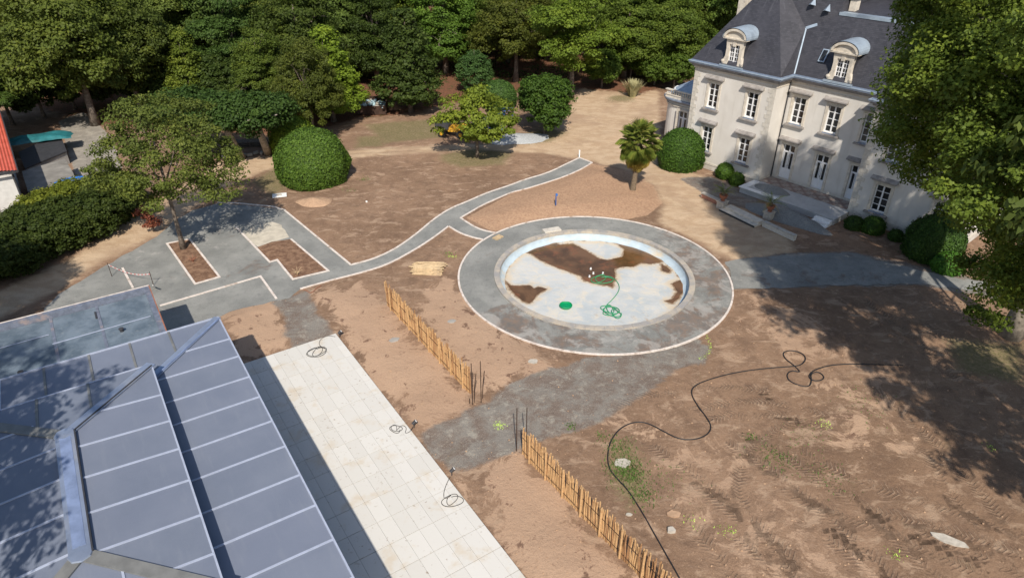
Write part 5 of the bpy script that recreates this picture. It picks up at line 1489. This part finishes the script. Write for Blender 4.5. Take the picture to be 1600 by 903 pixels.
# hedge belt at the left edge
HB = crown('hedge_crown', 31, [(0, 0, 1.5, 2.4, 2.2, 1.9), (1.2, .6, 2.0, 1.6, 1.6, 1.4), (-1.2, -.4, 1.8, 1.7, 1.6, 1.5)], 300, 62, .20, .5, mat=M['leaf'])[0]
hl = [(-10, 430, 1.0, 0), (40, 402, 1.0, 0), (86, 384, .95, 0), (128, 366, 1.0, 0), (168, 346, 1.05, 0), (62, 372, .85, 0), (105, 346, .95, 1), (142, 328, .9, 1), (10, 388, .8, 0), (72, 340, .62, 1), (192, 322, .75, 0), (18, 420, .9, 0)]
hn = ['at the near end by the frame edge', 'second from the near end', 'midway along the hedge', 'past the middle of the hedge on the track side', 'at the far end beside the tan track', 'dark one behind the middle of the hedge', 'bright feathery one in mid hedge', 'bright feathery one behind the far end', 'dark one against the foot of the pale wall', 'thin pale one by the white wall corner', 'last one before the slatted panel', 'between the first and second at the near end']
for (x, y, s, kd), nm in zip(hl, hn):
    p = at(x, y); o = empty('hedge_shrub', (p.x, p.y, -.1), rg.uniform(0, 6)); o.scale = (s, s, s * .85); tag(o, 'hedge shrub ' + nm, 'shrub', 'shrubs of the left hedge')
    c = linkobj('foliage', HB, o); c.color = ((.55, .58, .5, 1), (1.7, 1.45, .8, 1))[kd]
o = empty('red_shrub', at(241, 362)); tag(o, 'small shrub with dry reddish leaves left of the parking tree', 'shrub')
cm, C = crown('red_crown', 41, [(0, 0, .9, .6, .6, .55), (-.5, .2, 1.5, .5, .5, .4)], 40, 26, .17, .3, mat=M['red_leaf'], inner=.3); linkobj('crown', cm, o); mb = MB(); trunk(mb, 1.3, .04, C, np.random.default_rng(2), nb=8); mb.build('stem', M['bark'], o)
# dry ornamental grass clump
gme = MB(); rr = random.Random(3)
for i in range(420):
    a = rr.uniform(0, 6.28); l = rr.uniform(.9, 1.7); t_ = rr.uniform(.1, .75); b = Vector((cos(a) * .25 * rr.random(), sin(a) * .25 * rr.random(), 0)); e = b + Vector((cos(a) * t_, sin(a) * t_, 1)).normalized() * l
    e.z *= .9; s = Vector((-sin(a), cos(a), 0)) * .025; mid = b.lerp(e, .6) + Vector((0, 0, .15)); gme.add([b - s, b + s, mid + s, e, mid - s], [(0, 1, 2, 4), (4, 2, 3)])
o = gme.build('pampas_grass', M['straw']); o.location = at(988, 152); o.scale = (1.5, 1.5, 1.5); tag(o, 'dry straw coloured grass clump at the edge of the wood', 'grass clump')

# palm
pl = empty('palm_tree', at(988, 301, 0)); tag(pl, 'fan palm with dry lower fronds on the orange soil mound', 'palm')
mb = MB(); pts = [(0, 0, -.1), (.05, 0, 1), (.12, .05, 2.2), (.15, .1, 3.4), (.16, .1, 4.3)]; mb.tube(pts, [.30, .22, .19, .22, .30], 10)
for i in range(60):
    a = i * 2.4; z = 1.6 + i * .045; mb.add([(0.13 + .2 * cos(a), .06 + .2 * sin(a), z), (0.13 + .2 * cos(a + .5), .06 + .2 * sin(a + .5), z), (.13 + .36 * cos(a + .2), .06 + .36 * sin(a + .2), z + .25)], [(0, 1, 2)])
mb.build('trunk', M['palm_bark'], pl)


def fan(seed, droop):
    mb = MB(); L_ = 1.0; mb.tube([(0, 0, 0), (.5, 0, .12), (L_, 0, .1)], [.03, .02, .015], 4); n = 22
    for i in range(n):
        a = radians(-115 + 230 * i / (n - 1)); ln = .8 * (1 - .18 * abs(i / (n - 1) - .5) * 2); w = .028
        d = Vector((cos(a), sin(a), 0)); s = Vector((-sin(a), cos(a), 0)) * w; b = Vector((L_, 0, .1)); mm = b + d * ln * .6 + Vector((0, 0, .02)); e = b + d * ln + Vector((0, 0, -droop * ln))
        mb.add([b, mm - s, e, mm + s], [(0, 1, 2), (0, 2, 3)])
    me = mb.mesh('frond'); set_tone(me, lambda i: .2 + .7 * random.random()); return me


fm = [fan(1, .25), fan(2, .5), fan(3, .6)]; fm[0].materials.append(M['palm_leaf']); fm[1].materials.append(M['palm_leaf']); fm[2].materials.append(M['frond_dead'])
for i in range(84):
    t_ = i / 84; k = 0 if t_ < .5 else 1 if t_ < .78 else 2; el = radians(78 - 150 * t_ + random.uniform(-8, 8)); f = linkobj('frond', fm[k], pl, (.16, .1, 4.35 - .6 * t_), (random.uniform(-.4, .4), -el, i * 2.399), [random.uniform(.85, 1.15)] * 3)
    f.color = (1.7, 1.9, 1.2, 1)

# ------------------------------------------------------------ stake fences
stm = []
for k in range(5):
    mb = MB(); r = random.uniform(.03, .042); pts = [(0, 0, -.1)]; h = 1.45 + .05 * k
    for z in (.4, .8, 1.15, h): pts.append((random.uniform(-.02, .02), random.uniform(-.02, .02), z))
    mb.tube(pts, [r, r * .98, r * .95, r * .9, r * .8], 6); me = mb.mesh('stake'); stm.append(me)
smats = [plain('chestnut_stake_pale', (.50, .31, .15), .85, var=.2, scale=8, stain=(.36, .2, .09)), plain('chestnut_stake_dark', (.33, .18, .085), .85, var=.25, scale=8, stain=(.2, .11, .055))]
stv = []
for k, me in enumerate(stm):
    for mt in smats: c = me.copy(); c.materials.append(mt); stv.append(c)


def stake_fence(a, b, lab, n, posts):
    o = empty('stake_fence', a); tag(o, lab, 'fence', 'chestnut stake fences'); d = b - a; dn = d.normalized(); pn = Vector((-dn.y, dn.x, 0))
    for i in range(n):
        t_ = i / (n - 1); p = d * t_ + pn * random.uniform(-.02, .02) + dn * random.uniform(-.015, .015)
        z = gh(a.x + p.x, a.y + p.y)
        s = linkobj('stake', stv[random.choice([0, 2, 4, 6, 8, 0, 2, 4, 6, 1, 3, 5, 7, 9])], o, (p.x, p.y, z - .02), (random.uniform(-.035, .035), random.uniform(-.035, .035), random.uniform(0, 6)), (1, 1, random.uniform(.94, 1.06)))
    for k in range(posts):
        p = d * ((k + .5) / posts) - pn * .08; MB().bar((p.x, p.y, -.1), (p.x, p.y, 1.62), .05, n=8).build('post', smats[0], o)
    for z in (.35, 1.1):
        mb = MB(); mb.tube([Vector((0, 0, z)) + pn * -.05, d + Vector((0, 0, z)) + pn * -.05], .012, 4); mb.build('wire', M['rust'], o)


stake_fence(at(606, 479), at(735, 617), 'far wooden stake fence running from the path towards the rusty rods', 118, 8)
stake_fence(at(817, 711), at(817, 711) + (at(1000, 903) - at(817, 711)) * 1.25, 'near wooden stake fence running out of the bottom edge of the picture', 118, 8)
for i, (x, y, ty, lab) in enumerate([(738.4, 634, 565, 'tallest left'), (752, 630, 561, 'upright right'), (741, 630, 583, 'short leaning left'), (754, 624, 578, 'slightly leaning right'), (734, 632, 623, 'very short stub'), (807, 707, 637, 'left rod at the near fence'), (821, 664, 632, 'rod behind the first near stake')]):
    p = at(x, y); h = {0: 2.5, 1: 2.5, 2: 1.7, 3: 1.7, 4: .3, 5: 2.5, 6: 1.1}[i]
    if i == 6: p = at(822, 706); h = 2.5
    lean = (.06 if i in (2, 3) else 0.0)
    z = gh(p.x, p.y); o = MB().tube([(0, 0, -.05), (lean * .5, 0, h * .5), (lean * 2, 0, h)], .022, 5).build('steel_rod', M['rust']); o.location = (p.x, p.y, z)
    tag(o, ['tallest rusty rod at the near end of the far stake fence', 'second tall rusty rod standing alone right of the fence end', 'short leaning rusty rod beside the tallest rod', 'leaning rusty rod rightmost of the far fence cluster', 'stub of rusty rod at the foot of the far fence end', 'tall rusty rod left of the near stake fence', 'tall rusty rod at the first stake of the near fence'][i], 'rod', 'rusty reinforcing rods')
tubeobj('black_cable', [at(738, 633, .05), at(742, 630, .06), at(748, 629, .05), at(752, 628, .05)], .012, M['black_rubber'], 'short black cable between the rods at the end of the far fence', 'cable')


# ------------------------------------------------------------ hoses, cables, spotlights
def gp(x, y, r=.03):
    p = at(x, y, .03); return Vector((p.x, p.y, gh(p.x, p.y) + r))


hp = [(1410, 572), (1380, 571), (1330, 570), (1295, 572), (1270, 580), (1262, 590), (1270, 597), (1284, 596), (1288, 590), (1278, 582), (1266, 585)]
hp += [(1268, 597), (1264, 606), (1250, 605), (1233, 598), (1228, 588), (1236, 580), (1252, 584), (1240, 572), (1226, 562), (1222, 553), (1234, 549), (1252, 553), (1260, 562), (1252, 572), (1238, 574), (1200, 576), (1150, 582), (1110, 592), (1084, 603), (1079, 616), (1090, 635), (1106, 655), (1112, 670), (1104, 682), (1085, 689), (1062, 688), (1040, 678), (1018, 665), (1000, 660), (982, 663), (965, 674), (953, 692), (949, 712), (951, 733), (965, 750), (980, 765), (1000, 796), (1025, 840), (1045, 875), (1062, 905), (1085, 950)]
o = tubeobj('irrigation_pipe', [gp(x, y, .025) for x, y in hp], .03, M['black_rubber'], 'long black irrigation pipe snaking across the brown soil field', 'pipe')
tz = .125


def spot(x, y, lab, cx_, cy_, turns, r, lead, seed, flip=1):
    p = at(x, y, .02); p.z = gh(p.x, p.y); o = empty('garden_spotlight', p, .5)
    tag(o, lab, 'spotlight', 'spotlights along the terrace edge')
    MB().tube([(0, 0, 0), (0, 0, .28)], .02, 6).build('spike', M['dark'], o)
    MB().tube([(-.06, 0, .26), (.12, 0, .38)], [.07, .085], 10).build('lamp_head', M['dark'], o)
    MB().tube([(.12, 0, .38), (.135, 0, .39)], [.072, .07], 10).build('lens', M['white_paint'], o)
    c = [at(*q, tz) for q in lead] + coil(at(cx_, cy_, tz), r, turns, tz, seed, drift=.12)
    cb = tubeobj('cable', c, .013, M['black_rubber'], lab.replace('spotlight', 'cable') if False else 'thin black cable looped on the tiles by the ' + {1: 'far corner', 2: 'middle spotlight', 3: 'near spotlight'}[seed] + ' of the terrace', 'cable', 2); cb['group'] = 'cables on the terrace'


spot(531, 526, 'garden spotlight at the far corner of the terrace', 496, 550, 3.3, .40, [(524, 526), (512, 524), (500, 530), (498, 540)], 1)
spot(647, 668, 'garden spotlight halfway along the terrace edge', 618, 670, 2.2, .22, [(645, 667), (640, 675), (632, 677), (636, 668), (628, 663)], 2)
spot(706, 742, 'garden spotlight nearest the camera on the terrace edge', 706, 782, 2.2, .30, [(703, 745), (697, 757), (693, 770), (694, 780)], 3)
o = tubeobj('red_cable', [gp(474, 452), gp(480, 456), gp(487, 460), gp(494, 452), gp(502, 447)], .02, M['terracotta'], 'dark red and black cable scraps at the gravel path corner', 'cable')

# stack of stakes
sk = empty('stake_pile', at(668, 424, 0), -.05); tag(sk, 'loose pile of pale wooden stakes on the soil below the path', 'wood pile')
rr = random.Random(9)
pme = []
for k in range(3):
    mb = MB(); mb.tube([(-.95, 0, 0), (0, .01, .008), (.95, 0, 0)], [.045, .05, .04], 6); me_ = mb.mesh('pole'); me_.materials.append(M['plank']); pme.append(me_)
for L_ in range(5):
    for j in range(9 - L_):
        o = linkobj('pole', rr.choice(pme), sk, (rr.uniform(-.12, .12), -.55 + (j + L_ * .5) * .105, .07 + L_ * .075), (0, 0, rr.uniform(-.03, .03)))
for j in range(12):
    o = linkobj('pole', rr.choice(pme), sk, (rr.uniform(-.35, .35), .42 + rr.uniform(-.1, .45), .08 + rr.random() * .25), (0, rr.uniform(-.05, .05), rr.uniform(-.16, .12)))

# slabs, stones, boards
def slabobj(name, px, py, sx, sy, h, mat, lab, cat, rz=0, tilt=0, seed=0):
    p = at(px, py); rr = random.Random(seed + int(px)); n = 7; ps = []
    for i in range(n): a = 2 * pi * i / n + rr.uniform(-.25, .25); ps.append((sx * cos(a) * rr.uniform(.75, 1), sy * sin(a) * rr.uniform(.75, 1)))
    mb = MB().prism(ps, 0, h); o = mb.build(name, mat); o.location = (p.x, p.y, gh(p.x, p.y) - .01); o.rotation_euler = (tilt, 0, rz); tag(o, lab, cat); return o


slabobj('stone_slab', 971, 725, .42, .36, .06, M['rock'], 'flat pale slab lying in green weeds beside the black pipe', 'slab', .3)
slabobj('stone_slab', 1481, 843, .75, .28, .06, M['rock'], 'long grey slab fragment lying in the lower right of the field', 'slab', -.5)
slabobj('stone_slab', 617, 533, .35, .25, .04, M['concrete'], 'half buried grey slab in the sand left of the far fence', 'slab', .5)
slabobj('stone_slab', 706, 505, .28, .22, .04, M['concrete'], 'small half buried grey slab right of the far fence', 'slab', .2)
slabobj('stone_slab', 833, 568, .3, .22, .05, M['rock'], 'small pale slab on sand below the basin ring', 'slab', .2)
slabobj('loose_stone', 1048, 831, .2, .16, .15, M['rock'], 'pale round stone on the dark soil right of the near fence', 'stone')
slabobj('loose_stone', 1052, 805, .34, .22, .05, M['sandpile'], 'flat tan clod above the pale round stone', 'stone')
slabobj('loose_stone', 982, 806, .16, .08, .06, M['rock'], 'small elongated stone between near fence and black pipe', 'stone')
slabobj('loose_stone', 573, 317, .08, .06, .12, M['white_paint'], 'tiny white stone on the soil right of the sand heap', 'stone')
slabobj('loose_stone', 944, 512 + 38, .16, .08, .02, M['white_paint'], 'pale scrap lying on the gravel ring near the viewer', 'scrap')
rr = random.Random(77); pmesh = []
for k in range(4):
    b = bmesh.new(); bmesh.ops.create_icosphere(b, subdivisions=1, radius=.05)
    for v in b.verts: v.co *= 1 + rr.uniform(-.3, .3)
    me_ = bpy.data.meshes.new('pebble'); b.to_mesh(me_); b.free(); me_.materials.append(M['rock'] if k % 2 else M['sandpile']); pmesh.append(me_)
pv = MB()
for i in range(1700):
    px = rr.uniform(350, 1600); py = rr.uniform(250, 903); p = at(px, py)
    if gh(p.x, p.y) < .0: continue
    s = rr.choice([.25, .3, .4, .5, .6, .9]) * (1.0 if py > 500 else .8); me_ = rr.choice(pmesh); z = gh(p.x, p.y) - .01; a = rr.uniform(0, 6)
    pv.add([(p.x + s * (v.co.x * cos(a) - v.co.y * sin(a)), p.y + s * (v.co.x * sin(a) + v.co.y * cos(a)), z + s * v.co.z) for v in me_.vertices], [tuple(f.vertices) for f in me_.polygons])
tag(pv.build('soil_clods', M['sandpile']), kind='stuff')
# white board and path end post
o = empty('white_board', gp(437, 307), .3); tag(o, 'white board lying on the ground beside the top kerb of the parking', 'board')
MB().box(-.55, .55, -.38, .38, .0, .05).build('panel', M['white_paint'], o); MB().box(-.2, .15, -.15, .1, .05, .12).build('bracket', M['rock'], o)
o = empty('marker_post', gp(905, 246), 0); tag(o, 'white marker post at the far end of the curved path', 'post')
MB().box(-.05, .05, -.05, .05, 0, .65).build('post', M['white_paint'], o); MB().box(-.07, .07, -.07, .07, .65, .7).build('cap', M['white_paint'], o)
o = empty('survey_stake', gp(868, 327), .3); tag(o, 'thin blue survey stake standing in the orange soil mound', 'stake')
MB().box(-.035, .035, -.03, .03, 0, 1.0).build('stake_shaft', M['blue'], o); MB().box(-.04, .12, -.035, -.03, .8, .98).build('flag', M['blue_tarp'], o)
# warning tape
o = empty('barrier_tape', at(175, 432), 0); tag(o, 'red and white barrier tape strung over the gravel by the flat roof', 'barrier tape')
bp = at(175, 432); pa, pb_ = at(166, 436) - bp, at(240, 446) - bp
for q in (Vector((0, 0, 0)), pb_): MB().bar((q.x, q.y, 0), (q.x, q.y, 1.0), .02).build('post', M['rust'], o)
N_ = 22
for i in range(N_):
    a = Vector((0, 0, .85)).lerp(pb_ + Vector((0, 0, .8)), i / N_); b = Vector((0, 0, .85)).lerp(pb_ + Vector((0, 0, .8)), (i + 1) / N_); a.z -= .3 * sin(pi * i / N_); b.z -= .3 * sin(pi * (i + 1) / N_)
    MB().add([a, b, b + Vector((0, 0, .045)), a + Vector((0, 0, .045))], [(0, 1, 2, 3)]).build('tape_band', M['tape'] if i % 2 else M['white_paint'], o)
o = MB().tube([at(238, 446, 0), at(238, 446, .5), at(240, 446, .72), at(242, 448, .5), at(242, 449, 0)], .03, 6).build('hoop_post', M['white_paint'], smooth=True); tag(o, 'small white hoop at the corner of the flat roofed building', 'hoop')

# lime paint marks: sprayed dust on little tufts
wm = MB(); rr = random.Random(4)


def tuft(cx_, cy_, n, r, h):
    c = at(cx_, cy_)
    for i in range(n):
        x = c.x + rr.gauss(0, r); y = c.y + rr.gauss(0, r); z = gh(x, y) - .01; a = rr.uniform(0, 6.28); s = Vector((cos(a), sin(a), 0)) * .02; l = Vector((rr.uniform(-.06, .06), rr.uniform(-.06, .06), h * rr.uniform(.4, 1)))
        b = Vector((x, y, z)); wm.add([b - s, b + s, b + l + s * .3, b + l - s * .3], [(0, 1, 2, 3)])


for q in ((965, 700, 260, .35, .12), (975, 735, 500, .45, .14), (1003, 775, 260, .32, .12), (985, 742, 300, .4, .12), (892, 668, 60, .15, .12), (940, 682, 60, .15, .1), (1172, 684, 70, .2, .1), (1212, 715, 260, .5, .1), (1295, 748, 160, .5, .08), (1040, 750, 120, .6, .07), (545, 298, 40, .3, .1), (570, 280, 60, .3, .12), (700, 398, 60, .25, .12), (1350, 630, 160, .8, .07), (1260, 680, 120, .7, .07)): tuft(*q)
wg = plain('weed_green', (.085, .15, .03), .8, var=.35, scale=3)
tag(wm.build('weeds', wg), kind='stuff')
nm_ = MB(); wm = nm_
for q in ((1288, 663, 60, .16, .05), (1100, 553, 0, 0, 0), (780, 665, 110, .13, .05), (1548, 700, 40, .15, .04), (1398, 866, 50, .15, .05), (1135, 830, 50, .2, .06), (1080, 815, 30, .2, .06), (706, 401, 50, .16, .07)):
    if q[2]: tuft(*q)
for i in range(60):
    t_ = i / 59; A_ = [(1103, 523), (1110, 540), (1108, 552), (1092, 562)]; k = min(2, int(t_ * 3)); f = t_ * 3 - k; x = A_[k][0] + (A_[k + 1][0] - A_[k][0]) * f; y = A_[k][1] + (A_[k + 1][1] - A_[k][1]) * f; tuft(x, y, 2, .05, .04)
tag(nm_.build('marking_spray', M['neon']), kind='stuff')

# low dead grass under the planting bed: cut stems
for (x, y, lab) in ((465, 430, 'thin twiggy sapling in the second earth bed'), (302, 410, 'red brown twigs lying in the bed under the parking tree')):
    mb = MB(); 
    for i in range(7): a = i * .9; mb.tube([(0, 0, 0), (.15 * cos(a), .15 * sin(a), .25), (.4 * cos(a), .35 * sin(a), .35 + .1 * sin(i))], [.02, .014, .006], 4)
    o = mb.build('sapling', M['plank'] if x > 400 else M['terracotta']); p = at(x, y); o.location = (p.x, p.y, .05); tag(o, lab, 'sapling')

# ------------------------------------------------------------ red roofed building and yard at the left
Rc = at(27, 266, 4.0); rd = Vector((-.592, .806, 0)); rn = Vector((-.806, -.592, 0)); rb_ = empty('red_roof_shed', (Rc.x, Rc.y, 0), math.atan2(rd.y, rd.x))
tag(rb_, 'pale rendered shed with red corrugated roof at the left edge', 'building')
# local x along rd (away), local y = left of it -> rn is (+90deg): check sign
mb = MB(); nC = 60; wv = .19
vs = []
for i in range(nC + 1):
    y = i * .1; z = 4.0 + .35 * y / 1.0 * .5 + .025 * (1 if (i // 1) % 2 else -1); vs += [(0, y, z), (18, y, z + .0)]
mb.add(vs, [(2 * i, 2 * i + 1, 2 * i + 3, 2 * i + 2)[::-1] for i in range(nC)]); mb.build('roof', M['redroof'], rb_)
MB().box(-.02, 18, -.05, .02, 3.84, 4.0).build('roof_edge', M['dark'], rb_); MB().box(-.06, .02, 0, 6, 3.84, 3.98).build('roof_edge', M['dark'], rb_)
MB().box(.4, 17.5, .45, 6, 0, 3.95).build('wall', M['white_wall'], rb_); MB().bar((.33, .36, 0), (.33, .36, 3.9), .06, n=8).build('downpipe', M['dark'], rb_); MB().box(.36, .399, 1.9, 2.1, 0, 3.9).build('pilaster', M['concrete'], rb_)


def quadbox(name, pts, z0, z1, mat, lab, cat):
    P = [at(x, y, z1) for x, y in pts]; c = sum(P, Vector()) / len(P); c.z = 0; ps = [(p.x - c.x, p.y - c.y) for p in P]
    ar = sum(ps[i][0] * ps[(i + 1) % len(ps)][1] - ps[(i + 1) % len(ps)][0] * ps[i][1] for i in range(len(ps)))
    if ar < 0: ps = ps[::-1]
    o = empty(name, c); tag(o, lab, cat); MB().prism(ps, z0, z1 - .12).build('wall', M['concrete'], o); MB().prism([(a * 1.04, b * 1.04) for a, b in ps], z1 - .12, z1).build('roof_slab', mat, o); return o


yd = plain('dusty_roof_slab', (.24, .225, .20), .95, var=.2, scale=1, stain=(.15, .14, .12))
quadbox('low_shed', [(36, 268), (100, 249), (113, 270), (118, 282), (45, 298)], 0, 1.4, yd, 'low flat grey outbuilding beside the red roofed shed', 'shed')
quadbox('low_shed', [(30, 238), (92, 209), (103, 236), (40, 262)], 0, 1.2, M['dark'], 'low dark roofed outbuilding carrying the teal tarp', 'shed')


def tarp(px, py, z, sx, sy, mat, lab, rz, seed):
    p = at(px, py, z); n = 14; vs = []; fs = []
    for j in range(n):
        for i in range(n):
            x = (i / (n - 1) - .5) * 2; y = (j / (n - 1) - .5) * 2; e = max(abs(x), abs(y)); vs.append((sx * x * (1 + .1 * mn.noise((y * 2, seed, 0))), sy * y * (1 + .15 * mn.noise((x * 2, seed, 3))), .35 * (1 - e ** 3) + .14 * mn.noise((x * 2.5, y * 2.5, seed)) + .02))
    for j in range(n - 1):
        for i in range(n - 1): a = j * n + i; fs.append((a, a + 1, a + n + 1, a + n))
    o = MB().add(vs, fs).build('tarpaulin', mat); o.location = p; o.rotation_euler = (0, 0, rz); tag(o, lab, 'tarp')


tarp(62, 217, 1.35, 2.6, 1.1, M['teal'], 'teal tarpaulin spread over the dark outbuilding', .5, 1)
tarp(130, 284, 1.5, 2.0, .5, M['blue_tarp'], 'crumpled bright blue tarpaulin behind the hedge', .35, 2)
slabobj('concrete_slab', 196, 279, 1.2, .8, .25, M['concrete'], 'pale concrete slab on the track left of the parking tree', 'slab', .2)
sp_ = empty('slatted_panel', at(212, 332), 2.4); tag(sp_, 'leaning grey slatted timber panel at the end of the hedge', 'panel')
for i in range(8): MB().box(-1.1, 1.1, i * .16, i * .16 + .12, 0, .04, Matrix.Rotation(.9, 4, 'X')).build('slat', M['concrete'], sp_)
for x in (-.9, .9): MB().box(x - .05, x + .05, 0, 1.3, -.06, 0, Matrix.Rotation(.9, 4, 'X')).build('batten', M['rust'], sp_)

# ------------------------------------------------------------ machines on the far lawn
dp = empty('site_dumper', at(706, 212), -.25); tag(dp, 'yellow site dumper with dark skip, half behind the yellow green tree', 'dumper')
mb = MB(); mb.prism([(-.2, -.55), (1.9, -.55), (1.9, .55), (-.2, .55)], .55, .95); mb.prism([(.2, -.5), (1.75, -.5), (1.6, .5), (.3, .5)], .95, 1.25); mb.build('chassis', M['yellow'], dp)
MB().prism([(-1.5, -.7), (-.1, -.6), (-.1, .6), (-1.5, .7)], [.9, .75, .75, .9], [1.55, 1.25, 1.25, 1.55]).build('skip', M['dark'], dp)
for x, y in ((-.75, -.75), (-.75, .75), (1.2, -.75), (1.2, .75)):
    w_ = MB(); w_.tube([(x, y - .16, .42), (x, y + .16, .42)], .42, 14); w_ = w_.build('wheel', M['black_rubber'], dp); r_ = MB(); r_.tube([(x, y - .17, .42), (x, y + .17, .42)], .2, 10); r_.build('rim', M['yellow'], w_)
mb = MB(); mb.bar((.35, -.5, 1.2), (.35, -.5, 2.2), .03); mb.bar((.35, .5, 1.2), (.35, .5, 2.2), .03); mb.bar((.35, -.5, 2.2), (.35, .5, 2.2), .03); mb.build('roll_bar', M['yellow'], dp)
MB().box(.7, 1.1, -.25, .25, 1.25, 1.4).build('seat', M['black_rubber'], dp); MB().tube([(.45, 0, 1.25), (.3, 0, 1.6)], .025, 6).build('steering_column', M['dark'], dp)
bm_ = empty('blue_lift', at(762, 212), .15); bm_.scale = (.8, .8, .8); tag(bm_, 'blue lifting machine standing behind the yellow green tree', 'machine')
mb = MB(); mb.box(-2.2, 2.2, -.75, .75, .5, .95); mb.box(-2.0, -.9, -.7, .7, .95, 1.5); mb.build('chassis', M['blue'], bm_)
mb = MB(); mb.prism([(-1.9, -.2), (2.2, -.2), (2.2, .2), (-1.9, .2)], [1.5, 2.6, 2.6, 1.5], [1.85, 2.95, 2.95, 1.85]); mb.build('boom', M['blue'], bm_)
mb = MB()
for x in (2.0, 3.2):
    for y in (-.6, .6): mb.bar((x, y, 2.0), (x, y, 3.2), .04)
for z in (2.0, 2.6, 3.2): mb.bar((2.0, -.6, z), (3.2, -.6, z), .04); mb.bar((2.0, .6, z), (3.2, .6, z), .04); mb.bar((2.0, -.6, z), (2.0, .6, z), .04); mb.bar((3.2, -.6, z), (3.2, .6, z), .04)
mb.box(1.95, 3.25, -.65, .65, 1.92, 2.0); mb.build('basket', M['blue'], bm_)
for x in (-1.5, 1.5):
    for y in (-.8, .8): w_ = MB(); w_.tube([(x, y - .15, .45), (x, y + .15, .45)], .45, 14); w_ = w_.build('wheel', M['dark'], bm_); r_ = MB(); r_.tube([(x, y - .16, .45), (x, y + .16, .45)], .22, 10); r_.build('rim', M['white_paint'], w_)
tag(mound('pale_gravel_pile', at(805, 217), 3.6, 1.9, .35, plain('pale_chippings', (.40, .41, .41), .95, var=.2, scale=8, bump=.6), 3, .1), 'spread heap of pale grey chippings right of the yellow green tree', 'gravel pile')
# rubble skip
sk2 = empty('rubble_skip', at(583, 176), .05); tag(sk2, 'brown steel skip heaped with pale blue rubble by the lime tree', 'skip')
mb = MB(); W_, H_, D_ = 1.6, 1.0, 1.1
mb.box(-W_, W_, -D_, -D_ + .06, .1, H_); mb.box(-W_, W_, D_ - .06, D_, .1, H_ + .5); mb.box(-W_, -W_ + .06, -D_ + .06, D_ - .06, .1, H_ + .2); mb.box(W_ - .06, W_, -D_ + .06, D_ - .06, .1, H_ + .2); mb.box(-W_ + .06, W_ - .06, -D_ + .06, D_ - .06, .1, .18); mb.build('skip_body', M['rust'], sk2)
rb2 = plain('pale_blue_rubble', (.34, .46, .50), .8, var=.4, scale=3); rr = random.Random(12)
for i in range(70):
    x, y = rr.uniform(-1.4, 1.4), rr.uniform(-.9, .9); z = .75 + .5 * (1 - (x / 1.5) ** 2) * rr.random()
    MB().box(-.22, .22, -.15, .15, -.07, .07, Matrix.Translation((x, y, z)) @ Matrix.Rotation(rr.uniform(0, 3), 4, 'Z') @ Matrix.Rotation(rr.uniform(-.7, .7), 4, 'X')).build('rubble', rb2 if rr.random() < .6 else M['rock'], sk2)
tag(mound('soil_heap', at(612, 170), 1.3, .8, .6, M['bed'], 6), 'small soil heap between the rubble skip and the dark conifer', 'soil heap')
# wooden edging logs and pallets under the plane trees
ed = empty('pallet_stack', at(392, 228), .15); tag(ed, 'low stack of dark timber pallets behind the plane tree trunks', 'pallets')
for z in range(3):
    for i in range(6): MB().box(-1.6, 1.6, -.6 + i * .2, -.46 + i * .2, z * .2 + .1, z * .2 + .13).build('board', M['bark'], ed)
    for x in (-1.5, 0, 1.4): MB().box(x, x + .1, -.6, .55, z * .2, z * .2 + .098).build('bearer', M['bark'], ed)
for i in range(9):
    p = at(346 + i * 9, 246 - i * .8 + (i % 3)); o = MB().box(-.22, .22, -.11, .11, 0, .2, Matrix.Rotation(i * .7, 4, 'Z')).build('stone_block', M['rock']); o.location = (p.x, p.y, gh(p.x, p.y)); tag(o, 'pale stone block in the loose row along the track under the plane trees', 'stone', 'stones along the track')
